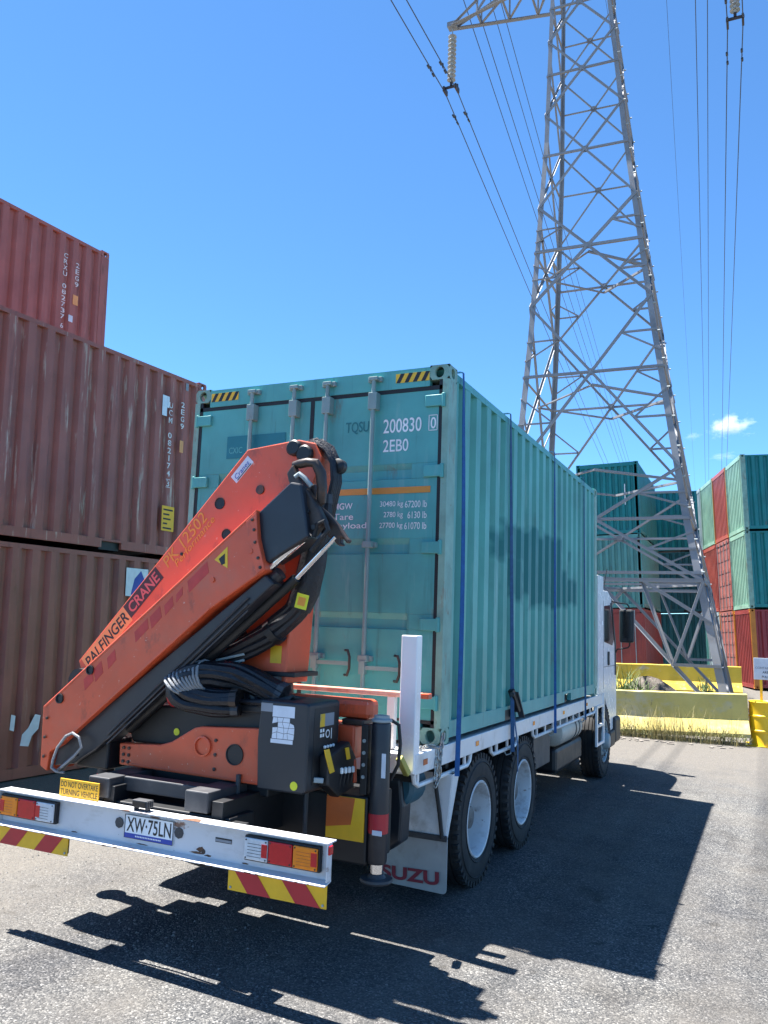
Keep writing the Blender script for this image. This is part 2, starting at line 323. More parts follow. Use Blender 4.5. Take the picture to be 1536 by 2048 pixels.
# pale sand and dust gathered towards the barrier and along the left stack
sx = n.nodes.new('ShaderNodeSeparateXYZ'); L(geo.outputs['Position'], sx.inputs[0])
def mrange(src, a, bb, c=0.0, d=1.0):
    r = n.nodes.new('ShaderNodeMapRange'); L(src, r.inputs[0]); r.inputs[1].default_value = a; r.inputs[2].default_value = bb; r.inputs[3].default_value = c; r.inputs[4].default_value = d; return r.outputs[0]
def madd(a, bb, op='ADD'):
    x = n.nodes.new('ShaderNodeMath'); x.operation = op
    for i, v in enumerate((a, bb)):
        if hasattr(v, 'node'): L(v, x.inputs[i])
        else: x.inputs[i].default_value = v
    return x.outputs[0]
sandn = gnoise(0.9, 6, 0.7).outputs[0]
f1 = madd(mrange(sx.outputs[1], 6.0, 11.5, 0, 0.75), madd(sandn, -0.45)); f1 = mrange(f1, 0.05, 0.5)
f2 = madd(mrange(sx.outputs[0], -0.6, -2.6, 0, 0.48), madd(sandn, -0.35)); f2 = mrange(f2, 0.05, 0.5)
sand = gmix(1.0, (0.118, 0.108, 0.096), gramp(sep.outputs[1], [(0, (0.7, 0.7, 0.7)), (1, (1.25, 1.25, 1.22))]), 'MULTIPLY')
colr = gmix(madd(f1, f2, 'MAXIMUM'), colr, sand)
L(colr, b.inputs['Base Color'])
hb = madd(madd(vor.outputs['Distance'], -0.8, 'MULTIPLY'), madd(vor2.outputs['Distance'], -0.5, 'MULTIPLY'))
bp = n.nodes.new('ShaderNodeBump'); bp.inputs['Strength'].default_value = 0.75; bp.inputs['Distance'].default_value = 0.008
L(hb, bp.inputs['Height']); L(bp.outputs[0], b.inputs['Normal'])
xs = [-900, -200, -60, -20, -8, -4, -1.6, 0, 2, 4, 6, 12, 20, 60, 200, 900]
ys = [-900, -200, -60, -20, -5, 0, 5, 10, 13]+[14+i for i in range(9)]+[26, 34, 60, 200, 900]
g = MB(); g.add([(x, y, ground_z(x, y)) for y in ys for x in xs], [(j*len(xs)+i, j*len(xs)+i+1, (j+1)*len(xs)+i+1, (j+1)*len(xs)+i) for j in range(len(ys)-1) for i in range(len(xs)-1)], True)
go = ob('ground', g, gm); go['kind'] = 'structure'; go['label'] = 'pale worn asphalt yard with loose chippings'

# ------------------------------------------------------------------ shipping containers
CL, CW, CH = 6.058, 2.44, 2.896
HL, HW = CL/2, CW/2
def corr_mesh(length, z0, z1, period=0.278, depth=0.068, flat=0.118, inner=0.078):
    """corrugated sheet in the local y/z plane, outer flats at x=0, recesses towards -x"""
    m = MB(); nper = max(1, round(length/period)); p = length/nper; sl = (p-flat-inner)/2; pts = [(0, -length/2)]
    y = -length/2
    for k in range(nper):
        pts += [(0, y+flat/2), (-depth, y+flat/2+sl), (-depth, y+p-flat/2-sl), (0, y+p-flat/2)]; y += p
    pts.append((0, length/2)); vs = []
    for (x, yy) in pts: vs += [(x, yy, z0), (x, yy, z1)]
    fs = [(2*i, 2*i+2, 2*i+3, 2*i+1) for i in range(len(pts)-1)]
    o = len(vs); vs += [(-0.08, -length/2, z0), (-0.08, length/2, z0), (-0.08, length/2, z1), (-0.08, -length/2, z1)]
    m.add(vs, fs); return m.mesh('corrugated_sheet')
def casting_mesh():
    """hollow corner casting 0.162 x 0.178 x 0.118 with oval apertures on the end (-y) and side (+x) faces; corner at origin, body towards -x,+y,+z"""
    m = MB(); wx, wy, wz = 0.162, 0.178, 0.118; N = 16
    def holed(P, w, h, rx, rz):
        rect = []; ov = []
        for k in range(N):
            a = 2*math.pi*k/N; cx, cz = math.cos(a), math.sin(a); q = max(abs(cx)/(w/2), abs(cz)/(h/2))
            rect.append((w/2+cx/q, h/2+cz/q)); ov.append((w/2+rx*cx, h/2+rz*cz))
        vs = [P(*r, 0) for r in rect]+[P(*o, 0) for o in ov]+[P(*o, 0.028) for o in ov]
        m.add(vs, [(k, (k+1) % N, N+(k+1) % N, N+k) for k in range(N)]+[(N+k, N+(k+1) % N, 2*N+(k+1) % N, 2*N+k) for k in range(N)])
    holed(lambda a, bb, t: (-a, t, bb), wx, wz, 0.038, 0.045)
    holed(lambda a, bb, t: (-t, a, bb), wy, wz, 0.040, 0.042)
    m.add([(0, 0, 0), (-wx, 0, 0), (-wx, wy, 0), (0, wy, 0), (0, 0, wz), (-wx, 0, wz), (-wx, wy, wz), (0, wy, wz)], [(0, 1, 2, 3), (4, 7, 6, 5), (1, 5, 6, 2), (3, 2, 6, 7)])
    return m.mesh('corner_casting')
M_SIDE = corr_mesh(CL-0.36, 0.155, CH-0.075)
M_END = corr_mesh(CW-0.30, 0.14, CH-0.10, 0.235, 0.065, 0.100, 0.088)
M_CAST = casting_mesh()
M_POST = MB().prism([(0, 0), (-0.052, 0), (-0.052, 0.06), (-0.012, 0.178), (0, 0.178)], 'z', 0.118, CH-0.118).mesh('corner_post')
_t = MB().bb(-0.06, -0.004, -HL+0.178, HL-0.178, CH-0.090, CH-0.030); M_TRAIL = _t.mesh('top_rail')
def rail_mesh():
    m = MB(); prof = [(0.175, 0.70), (1.06, 1.40)]
    cuts = sorted([-HL+0.178, -1.385, -1.025, 1.025, 1.385, HL-0.178])
    for a, bb in ((cuts[0], cuts[1]), (cuts[2], cuts[3]), (cuts[4], cuts[5])): m.bb(-0.05, -0.003, a, bb, 0.036, 0.160)
    for a, bb in ((cuts[1], cuts[2]), (cuts[3], cuts[4])): m.bb(-0.05, -0.003, a, bb, 0.128, 0.160)
    return m.mesh('bottom_rail')
M_BRAIL = rail_mesh()
M_POCKET = MB().bb(-0.30, -0.06, -0.18, 0.18, 0.012, 0.128).mesh('fork_pocket')
def roof_mesh():
    m = MB(); N = 22; vs = []; a, bb = -HL+0.05, HL-0.05
    for k in range(N*4+1):
        y = a+(bb-a)*k/(N*4); z = CH-0.03-(0.02 if k % 4 in (1, 2) else 0); vs += [(-HW+0.05, y, z), (HW-0.05, y, z)]
    m.add(vs, [(2*i, 2*i+1, 2*i+3, 2*i+2) for i in range(N*4)]); return m.mesh('roof')
M_ROOF = roof_mesh()
M_HEAD = MB().bb(-HW+0.162, HW-0.162, 0.0, 0.06, CH-0.165, CH-0.010).mesh('header')
M_SILL = MB().bb(-HW+0.162, HW-0.162, 0.0, 0.06, 0.010, 0.15).mesh('sill')
M_FLOOR = MB().bb(-HW+0.06, HW-0.06, -HL+0.06, HL-0.06, 0.13, 0.15).mesh('floor')
def simple_door():
    m = MB(); m.bb(0.008, HW-0.06, 0.02, 0.06, 0.165, CH-0.18)
    for z in (0.55, 1.05, 1.55, 2.05, 2.5): m.bb(0.06, HW-0.22, 0.008, 0.021, z, z+0.14)
    return m.mesh('door')
M_DOOR = simple_door()
M_ROD = MB().tube([(0, -0.02, 0.06), (0, -0.02, CH-0.06)], 0.017, 8).mesh('lock_rod')
def door_rich(sg):
    """flat door leaf with three shallow pressed channels; sg=-1 left, +1 right"""
    m = MB(); x0, x1 = 0.016, HW-0.080; zb, zt = 0.168, CH-0.195; chans = [(0.83, 0.95), (1.41, 1.53), (2.00, 2.12)]
    z = zb
    for a, bb in chans:
        m.bb(x0, x1, 0.010, 0.05, z, a)
        m.bb(x0, 0.09, 0.010, 0.05, a, bb); m.bb(HW-0.30, x1, 0.010, 0.05, a, bb)
        for (p, q, r, s_) in ((a, a+0.004, 0.010, 0.032), (bb-0.045, bb, 0.032, 0.010)):
            m.add([(0.09, r, p), (HW-0.30, r, p), (HW-0.30, s_, q), (0.09, s_, q)], [(0, 1, 2, 3)])
        m.add([(0.09, 0.032, a+0.004), (HW-0.30, 0.032, a+0.004), (HW-0.30, 0.032, bb-0.045), (0.09, 0.032, bb-0.045)], [(0, 1, 2, 3)])
        z = bb
    m.bb(x0, x1, 0.010, 0.05, z, zt)
    if sg < 0: m.v = [(-x, y, zz) for x, y, zz in m.v]
    return m
def container(label, mw, mats, door='-y', rods=True, group=None, ncorn=8):
    """mats: dict side,end,door,post,rail ; door None / 'rich' / '-y'"""
    t = thing('shipping_container', label, 'container', mw=mw, group=group)
    I = Matrix.Identity(4); RZ = Matrix.Rotation(math.pi, 4, 'Z')
    P = lambda nme, me, m, x: ob(nme, me, m, t, mw=x)
    P('side_wall', M_SIDE, mats['side'], Matrix.Translation((HW-0.006, 0, 0)))
    P('side_wall', M_SIDE, mats.get('side2', mats['side']), RZ @ Matrix.Translation((HW-0.006, 0, 0)))
    P('end_wall', M_END, mats['end'], Matrix.Rotation(math.pi/2, 4, 'Z') @ Matrix.Translation((HL-0.01, 0, 0)))
    P('roof', M_ROOF, mats['rail'], I); P('floor', M_FLOOR, blackp, I)
    for sgn in (1, -1):
        Q = I if sgn > 0 else RZ
        P('top_rail', M_TRAIL, mats['rail'], Q @ Matrix.Translation((HW, 0, 0))); P('bottom_rail', M_BRAIL, mats['rail'], Q @ Matrix.Translation((HW, 0, 0)))
        for yy in (-1.205, 1.205): P('fork_pocket', M_POCKET, blackp, Q @ Matrix.Translation((HW, yy, 0)))
    for sx_ in (1, -1):
        for sy_ in (1, -1):
            # the shared mesh has its corner at origin with the body towards -x,+y
            Q = Matrix.Diagonal((sx_, -sy_, 1, 1)); tr = Matrix.Translation((sx_*HW, sy_*HL, 0))
            P('corner_post', M_POST, mats['post'], tr @ Q)
            P('corner_casting', M_CAST, mats['post'], tr @ Q); P('corner_casting', M_CAST, mats['post'], tr @ Matrix.Translation((0, 0, CH)) @ Matrix.Diagonal((sx_, -sy_, -1, 1)))
    D = Matrix.Translation((0, -HL, 0))
    P('door_header', M_HEAD, mats['door'], D); P('door_sill', M_SILL, mats['door'], D)
    P('end_header', M_HEAD, mats['end'], RZ @ D); P('end_sill', M_SILL, mats['end'], RZ @ D)
    if door == '-y':
        for sgn in (1, -1):
            d = P('door', M_DOOR, mats['door'], D @ Matrix.Diagonal((sgn, 1, 1, 1)))
            if rods:
                for xx in (0.30, 0.85): ob('lock_rod', M_ROD, galv, d, mw=Matrix.Translation((xx, 0, 0)))
    elif door == 'wall':
        P('end_wall', M_END, mats['end'], Matrix.Rotation(-math.pi/2, 4, 'Z') @ Matrix.Translation((HL-0.01, 0, 0)))
    return t
LEAN = Matrix.Rotation(-0.036, 4, 'Y')        # the yard's true plumb line; the asphalt falls away to the right by 3.6 %
def place(corner, yaw, h, sx=1, sy=-1):
    """matrix that puts the container corner (sx*HW, sy*HL) at `corner`, raised h along the plumb line"""
    return Matrix.Translation(corner) @ LEAN @ Matrix.Rotation(yaw, 4, 'Z') @ Matrix.Translation((-sx*HW, -sy*HL, h))
def cm(m, **k):
    d = dict(side=m, end=m, door=m, post=m, rail=m); d.update(k); return d
def flat(name, parent, m, origin, right, up, w, h, t=0.003):
    """thin plate, lower-left corner at origin"""
    r = Vector(right).normalized(); u = Vector(up).normalized(); nn = r.cross(u); o = Vector(origin)
    q = MB().box(o+r*w/2+u*h/2+nn*t/2, (w, h, t), Matrix((r, u, nn)).transposed()); return ob(name, q, m, parent)
XP, YP, ZP, XN, YN = (1, 0, 0), (0, 1, 0), (0, 0, 1), (-1, 0, 0), (0, -1, 0)

# --- the teal container on the truck
cont = container('teal container with door rods loaded on the white flatbed truck', Matrix.Translation((0, HL, 1.25)),
                 cm(teal, side=teal_side, side2=teal, post=teal_post, rail=teal), door='rich')
DY = -HL
gk = MB()
for x0, x1, z0, z1 in ((-HW+.052, -HW+.082, .118, CH-.118), (HW-.082, HW-.052, .118, CH-.118), (-HW+.052, HW-.052, CH-.197, CH-.163), (-HW+.052, HW-.052, .145, .17), (-.018, .018, .17, CH-.197)):
    gk.bb(x0, x1, DY+0.006, DY+0.05, z0, z1)
ob('door_gasket', gk, rubber_black, cont)
HZ = [2.607, 2.05, 1.456, 0.874, 0.30]
for sgn in (-1, 1):
    dm = door_rich(sgn); dm.v = [(x, y+DY, z) for x, y, z in dm.v]; d = ob('door', dm, teal, cont, bevel=0.003)
    for z in HZ:
        hm = MB(); x0, x1 = (HW-.19, HW-.035)
        hm.bb(sgn*x0, sgn*x1, DY-.018, DY+.012, z-.045, z+.045); hm.cyl((sgn*(HW-.04), DY-.006, z-.055), (sgn*(HW-.04), DY-.006, z+.055), .016, 10)
        ob('hinge', hm, teal, d, bevel=0.004)
    for xr in ((.165, .59) if sgn > 0 else (-.58, -.155)):
        rm = MB(); rm.cyl((xr, DY-.045, .03), (xr, DY-.045, CH-.075), .0175, 12)
        rod = ob('lock_rod', rm, rod_m, d)
        for z, hh in ((CH-.26, .14), (CH-.075, .03), (1.48, .05), (.60, .05), (.12, .06)):
            k = MB(); k.bb(xr-.038, xr+.038, DY-.066, DY+.008, z-hh/2, z+hh/2)
            if hh < .06:
                k.bb(xr-.062, xr-.030, DY-.03, DY+.008, z-.02, z+.02); k.bb(xr+.030, xr+.062, DY-.03, DY+.008, z-.02, z+.02)
            ob('rod_bracket', k, rod_m, rod, bevel=0.004)
    for xr, x2, z in ((.165, .52, .555), (.59, .98, .53)):
        hm = MB(); xx0, xx1 = sgn*xr, sgn*x2
        hm.bar((xx0, DY-.06, z), (xx0+(xx1-xx0)*.86, DY-.05, z), .014, .03); hm.bb(xx0-.025, xx0+.025, DY-.075, DY-.03, z-.05, z+.05)
        ob('door_handle', hm, rod_m, d)
        hk = MB(); cx = sgn*(xr+.28)
        hk.tube([(cx-.03, DY-.01, z+.10), (cx+.01, DY-.05, z+.10), (cx+.03, DY-.055, z+.05), (cx+.03, DY-.055, z-.04), (cx+.01, DY-.05, z-.09), (cx-.03, DY-.01, z-.09)], .011, 8)
        ob('handle_catch', hk, brownsteel, d)
for x0 in (-1.045, .765):
    pl = flat('hazard_stripe', cont, ylw, (x0, DY-.002, CH-.118), XP, ZP, .29, .075, .002)
    for k in range(4):
        q = MB(); xa = x0+.005+k*.072; q.prism([(xa, CH-.118), (xa+.034, CH-.118), (xa+.072, CH-.043), (xa+.038, CH-.043)], 'y', DY-.0055, DY-.0035); ob('stripe', q, blackt, pl)
    pl['label'] = 'yellow and black hazard strip on the door header'
ydt = DY+.006
def dtext(txt, m, x, z, w, h, **k): return lettering(txt, m, cont, (x, ydt, z), XP, ZP, w, h, **k)
def dtext2(txt, m, x, z, w, h, **k): return lettering(txt, m, cont, (x, ydt, z-1.25), XP, ZP, w, h, **k)
dtext2('TQSU', dteal_t, .325, 3.635, .21, .105, bold=.012)
dtext2('200830', whitet, .665, 3.625, .33, .115, bold=.008); dtext2('0', whitet, 1.072, 3.637, .045, .092, bold=.008)
for q in ((1.055, 3.622, .075, .006), (1.055, 3.742, .075, .006)): flat('digit_frame', cont, whitet, (q[0], ydt, q[1]-1.25), XP, ZP, q[2], q[3], .001)
for q in ((1.055, 3.622), (1.124, 3.622)): flat('digit_frame', cont, whitet, (q[0], ydt, q[1]-1.25), XP, ZP, .006, .126, .001)
dtext2('2EB0', whitet, .668, 3.472, .22, .10, bold=.008)
for z, a, p, q in ((3.02, 'MGW', '30480 kg', '67200 lb'), (2.935, 'Tare', '2780 kg', '6130 lb'), (2.85, 'Payload', '27700 kg', '61070 lb')):
    wv = {'MGW': .17, 'Tare': .18, 'Payload': .30}[a]
    dtext2(a, whitet, .245, z, wv, .052 if a != 'Payload' else .062, bold=.006)
    dtext2(p, whitet, .66+(.035 if a == 'Tare' else 0), z, .20-(.035 if a == 'Tare' else 0), .056, bold=.004); dtext2(q, whitet, .875+(.025 if a == 'Tare' else 0), z, .185-(.025 if a == 'Tare' else 0), .054, bold=.004)
flat('orange_line', cont, orange_t, (.235, ydt, 3.135-1.25), XP, ZP, .85, .05, .001)['label'] = 'faded orange painted line across the right door'
sg_ = flat('sign_patch', cont, teal_sign, (-.85, ydt, 3.50-1.25), XP, ZP, .60, .20, .002); sg_['label'] = 'dark teal rectangle painted on the left door'
lettering('CXIC', teal, cont, (-.825, ydt-.003, 3.545-1.25), XP, ZP, .14, .055, bold=.01)

# --- the brown stacks on the left
PSI = 0.065
def lface(s_, h, off=0.0):
    """point on the left stacks' face, s_ metres along it"""
    return Vector((-4.913+s_*math.sin(PSI)-off*math.cos(PSI), s_*math.cos(PSI)+off*math.sin(PSI), 0.0))
front = lface(4.717, 0); back = lface(4.95, 0, 2.70)
def lstack(corner, h): return Matrix.Translation(corner) @ LEAN @ Matrix.Rotation(-PSI, 4, 'Z') @ Matrix.Translation((-HW, -HL, h))
def vtext(t, txt, m, y, ztop, zbot, w=.075):
    """characters one under the other, centred on y"""
    n_ = len(txt); p = (ztop-zbot)/n_
    for k, ch in enumerate(txt):
        if ch != ' ':
            ww = w*(.28 if ch in '1I' else 1); lettering(ch, m, t, (HW+.0015, y-ww/2, ztop-p*k-p*.84), YP, ZP, ww, p*.74, bold=.012)
lo = container('dull brown container at the foot of the left stack', lstack(front, 0.095), cm(brown2), door='-y')
mid = container('scuffed brown container numbered 082174 on top of the left stack', lstack(front, 3.004), cm(brown), door='-y')
up = container('plum brown container numbered 082737 standing highest at the left', lstack(back, 5.935), cm(maroon), door='-y')
for h, lb in ((0.05, 'lowest brown container of the row behind the left stack'), (2.992, 'middle brown container of the row behind the left stack')):
    container(lb, lstack(back, h), cm(brown2), door='-y')
# lettering on the walls that face the truck (local y runs towards the far end)
vtext(mid, 'UCM 082174', white_worn, 2.24, 2.41, 1.22); vtext(mid, '3', white_worn, 2.24, 1.19, 1.06, .06)
for q in ((2.195, 1.065, .09, .008), (2.195, 1.185, .09, .008)): flat('digit_frame', mid, white_worn, (HW+.001, q[0], q[1]), YP, ZP, q[2], q[3], .001)
vtext(mid, '2EG9', white_worn, 2.50, 2.48, 2.02)
flat('paint_patch', mid, sticker, (HW+.001, 2.055, 2.16), YP, ZP, .10, .32, .001)['label'] = 'white paint patch beside the number'
flat('paint_patch', mid, sticker, (HW+.001, 2.157, 2.30), YP, ZP, .045, .18, .001)
flat('data_plate', mid, pale_or, (HW+.001, 2.46, 1.66), YP, ZP, .08, .19, .002)['label'] = 'small tan data plate'
flat('paint_patch', mid, grey_st, (HW+.001, 2.55, 2.68), YP, ZP, .06, .12, .001)
yl = flat('label_sheet', mid, yel_sign, (HW+.001, 2.14, .40), YP, ZP, .26, .38, .002); yl['label'] = 'torn yellow warning label'
for k, (a, w_) in enumerate(((.71, .20), (.64, .13), (.57, .16), (.50, .09), (.43, .18))): flat('print_line', mid, blackt, (HW+.0035, 2.17, a), YP, ZP, w_, .024, .0008)
vtext(up, 'CRXU 082737', white_worn, 2.07, 2.50, 1.26, .085); vtext(up, '6', white_worn, 2.07, 1.21, 1.09, .06)
vtext(up, '2EG9', white_worn, 2.33, 2.42, 1.94, .08)
flat('data_plate', up, pale_or, (HW+.001, 2.27, 1.62), YP, ZP, .11, .18, .002)['label'] = 'small tan data plate'
flat('data_plate', up, sticker, (HW+.001, 2.20, 1.28), YP, ZP, .09, .12, .002)['label'] = 'small white data plate'
# torn stickers on the lowest brown container
st = flat('sticker', lo, sticker, (HW+.001, 1.50, 2.30), YP, ZP, .42, .40, .001); st['label'] = 'torn white and blue sticker'
q = MB(); q.prism([(1.60, 2.32), (1.78, 2.32), (1.88, 2.50), (1.78, 2.67), (1.66, 2.55)], 'x', HW+.002, HW+.0035); ob('sticker_print', q, blue_m, st)
q = MB(); q.prism([(-.06, .42), (.06, .40), (.10, .52), (.19, .60), (.21, .76), (.13, .78), (.04, .62), (-.04, .55)], 'x', HW+.0005, HW+.002); ob('paint_scrape', q, sticker, lo)['label'] = 'white torn paper scrap'
q = MB(); q.prism([(-.22, .62), (-.16, .60), (-.15, .78), (-.21, .80)], 'x', HW+.0005, HW+.002); ob('paint_scrape', q, sticker, lo)

# --- the stacks behind the tower
BGC = Vector((-0.842, 27.409, 0.231))
def bgm(h): return place(BGC, 0.012, h)
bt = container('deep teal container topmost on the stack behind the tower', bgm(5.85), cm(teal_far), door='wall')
flat('marking_strip', bt, whitet, (.66, -HL-.004, 1.15), XP, ZP, .035, .85, .002)
for k in range(4): flat('scratch', bt, teal_pale, (-.75+.3*k, -HL-.004, .55+.04*(k % 3)), XP, ZP, .5, .018, .002)
container('faded teal container in the middle of the stack behind the tower', bgm(2.925), cm(teal_pale), door='wall')
container('red container with doors at the foot of the stack behind the tower', bgm(0.0), cm(red_far), door='-y')
BG2 = Vector((-1.75, 35.5, 0.24))
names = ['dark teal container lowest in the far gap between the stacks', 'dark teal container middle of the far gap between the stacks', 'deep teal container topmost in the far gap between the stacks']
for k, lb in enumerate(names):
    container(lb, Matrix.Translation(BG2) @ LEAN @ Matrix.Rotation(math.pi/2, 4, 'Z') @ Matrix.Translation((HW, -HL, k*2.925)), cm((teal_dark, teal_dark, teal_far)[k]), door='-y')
RY = 0.262; RC = Vector((2.895, 27.499, 0.30)); du = Vector((-math.sin(RY), math.cos(RY), 0))
rows = [[('maroon container with amber post at the foot of the right stack', cm(maroon_far, door=red_far, end=red_far, post=amber_post), 'wall'),
         ('teal container with pale green end in the middle of the right stack', cm(teal_far, door=green_end, end=green_end, post=teal_post), 'wall'),
         ('teal container with pale green end on top of the right stack', cm(teal_far, door=green_end, end=green_end, post=teal_post), 'wall')],
        [('red container showing barred doors at the foot of the second right stack', cm(red_door, post=amber_post), '-y'),
         ('red container showing barred doors in the middle of the second right stack', cm(red_door, post=maroon_far), '-y'),
         ('orange red container with ribbed end on top of the second right stack', cm(orange_far, post=amber_post), 'wall')],
        [('pale grey container with barred doors at the foot of the third right stack', cm(grey_far), '-y'),
         ('orange red ribbed container in the middle of the third right stack', cm(orange_far), 'wall'),
         ('pale green ribbed container on top of the third right stack', cm(green_end), 'wall')],
        [('faded teal container at the foot of the farthest right stack', cm(teal_pale), 'wall'),
         ('red ribbed container in the middle of the farthest right stack', cm(red_far), 'wall'),
         ('blue grey ribbed container on top of the farthest right stack', cm(grey_far), 'wall')]]
for i, col_ in enumerate(rows):
    base = RC+du*(i*2.52)
    for k, (lb, mm, dr) in enumerate(col_):
        # long axis runs away to the right; the door end (-y local) is turned to face left
        mw = Matrix.Translation(base) @ LEAN @ Matrix.Rotation(RY, 4, 'Z') @ Matrix.Rotation(-math.pi/2, 4, 'Z') @ Matrix.Translation((-HW, HL, k*2.922))
        mw = Matrix.Translation(base) @ LEAN @ Matrix.Rotation(RY, 4, 'Z') @ Matrix.Translation((HL, HW, k*2.922)) @ Matrix.Rotation(-math.pi/2, 4, 'Z')
        t = container(lb, mw, mm, door=dr)
        if i == 0 and k == 0:
            # faces of this box that look at the camera: local +x after the turn
            flat('marking_strip', t, whitet, (HW+.004, -HL+.75, 1.55), YP, ZP, .10, .95, .002)['label'] = 'white vertical marking'

# ------------------------------------------------------------------ truck
truck = thing('flatbed_truck', 'white flatbed truck seen from behind carrying the teal container', 'truck')
def tp(name, mb, m, bevel=0.004, parent=None, label=None):
    o = ob(name, mb, m, parent or truck, bevel=bevel)
    if label: o['label'] = label
    return o
for sx_ in (-1, 1): tp('chassis_rail', MB().bb(sx_*.38, sx_*.46, -1.58, 7.9, .76, 1.03), blackp)
cr = MB()
for y in (-.3, .35, 1.0, 1.65, 2.3, 3.1, 3.9, 4.7, 5.5, 6.1): cr.bb(-1.15, 1.15, y-.03, y+.03, 1.03, 1.135)
tp('cross_bearer', cr, blackp)
tray = tp('tray', MB().bb(-1.155, 1.155, -.41, 6.30, 1.137, 1.232), white_p)
for sx_ in (-1, 1):
    sr = tp('side_rail', MB().bb(sx_*1.158, sx_*1.225, -.47, 6.499, 1.105, 1.243), white_p, parent=tray, bevel=.006)
    for a, bb, ups in ((-.44, .74, (-.37, .02, .42, .60)), (1.27, 2.11, (1.45, 1.78, 1.98)), (2.67, 6.02, [2.85+.352*k for k in range(9)])):
        q = MB(); x = sx_*1.200
        q.tube([(x, a, 1.105), (x, a+.02, 1.05), (x, a+.08, 1.022), (x, bb-.08, 1.022), (x, bb-.02, 1.05), (x, bb, 1.105)], .0175, 8)
        for u in ups: q.bb(x-.008, x+.008, u-.016, u+.016, 1.022, 1.107)
        tp('rope_rail', q, white_p, parent=tray, bevel=0)
tp('rear_rail', MB().bb(-1.155, 1.155, -.47, -.412, 1.105, 1.240), white_p, parent=tray, bevel=.005)
for yy in (-.33, .80, 2.6, 3.95, 5.3): tp('side_reflector', MB().bb(1.226, 1.230, yy, yy+.075, 1.155, 1.195), lens_amb if yy > 0 else orange_s, parent=tray, bevel=.002)
# rear stanchion, tail rail
tp('stanchion', MB().bb(1.10, 1.222, -.49, -.395, 1.115, 2.045), white_clean, bevel=.008, label='tall white box post at the rear right corner of the tray')
tp('stanchion', MB().bb(-1.222, -1.10, -.49, -.395, 1.115, 2.045), white_clean, bevel=.008)
tr_ = tp('tail_rail', MB().bb(-1.243, 1.18, -.31, -.24, 1.602, 1.640), orange_top, bevel=.006, label='sun bleached orange rail across the tail of the tray')
tp('rail_end', MB().bb(1.182, 1.243, -.31, -.24, 1.603, 1.639), orange, parent=tr_)
for x in (-.95, .95): tp('rail_support', MB().bb(x-.03, x+.03, -.30, -.25, 1.236, 1.602), white_p, parent=tr_)
# headboard
hbm = MB()
for sx_ in (-1, 1):
    hbm.bb(sx_*1.165, sx_*1.228, 6.135, 6.53, 1.245, 2.93)
    hbm.bb(sx_*1.205, sx_*1.236, 6.00, 6.07, .55, 1.104); hbm.bb(sx_*1.205, sx_*1.236, 6.50, 6.57, .55, 1.243)
    for z in (.572, .82, 1.085): hbm.bb(sx_*1.207, sx_*1.234, 6.07, 6.50, z-.02, z+.02)
for z in (1.45, 1.9, 2.35, 2.88): hbm.bb(-1.164, 1.164, 6.15, 6.20, z-.03, z+.03)
for x in (-.6, 0, .6): hbm.bb(x-.02, x+.02, 6.16, 6.19, 1.24, 2.85)
tp('headboard', hbm, white_clean, bevel=.005)
# wheels
def tyre_mb():
    m = MB(); prof = [(-.125, .290), (-.138, .335), (-.142, .42), (-.134, .475), (-.120, .505), (-.098, .517), (-.062, .520), (-.057, .508), (-.047, .508), (-.042, .521), (-.006, .522), (-.003, .510), (.003, .510), (.006, .522), (.042, .521), (.047, .508), (.057, .508), (.062, .520), (.098, .517), (.120, .505), (.134, .475), (.142, .42), (.138, .335), (.125, .290)]
    m.lathe(prof, (0, 0, 0), 'x', 48)
    for k in range(44):
        a = 2*math.pi*k/44
        for sx_ in (-1, 1): m.box(Vector((sx_*.112, .503*math.cos(a), .503*math.sin(a))), (.045, .045, .036), Matrix.Rotation(a, 3, 'X'))
    for r_ in (.335, .452): m.lathe([(.136, r_-.006), (.1445, r_), (.136, r_+.006)], (0, 0, 0), 'x', 48)
    return m.mesh('tyre')
M_TYRE = tyre_mb()
def rim_rear():
    m = MB(); m.lathe([(.118, .302), (.134, .306), (.140, .298), (.136, .286), (.112, .276), (.05, .268), (-.02, .258), (-.075, .235), (-.098, .205), (-.103, .15), (-.100, .10), (-.06, .098), (-.02, .092), (.055, .086), (.062, .07), (.062, 0.001)], (0, 0, 0), 'x', 40)
    for k in range(10):
        a = 2*math.pi*k/10; c0 = Vector((-.10, .165*math.cos(a), .165*math.sin(a))); m.cyl(c0, c0+Vector((.04, 0, 0)), .017, 6)
    return m.mesh('rim')
def rim_front():
    m = MB(); m.lathe([(.118, .302), (.134, .306), (.140, .298), (.132, .286), (.09, .276), (.075, .262), (.105, .225), (.128, .195), (.132, .15), (.125, .13), (.165, .12), (.205, .10), (.215, .08), (.215, 0.001)], (0, 0, 0), 'x', 40)
    for k in range(10):
        a = 2*math.pi*k/10; c0 = Vector((.125, .165*math.cos(a), .165*math.sin(a))); m.cyl(c0, c0+Vector((.045, 0, 0)), .018, 6)
    return m.mesh('rim')
M_RR, M_RF = rim_rear(), rim_front()
hub_m = mat('dark grey hub', (0.13, 0.125, 0.12), .55, var=.25, vscale=8, wear=((0.05, 0.045, 0.04), .5, .7, 9.0, .7))  # centre disc and hub coloured darker than the white dish
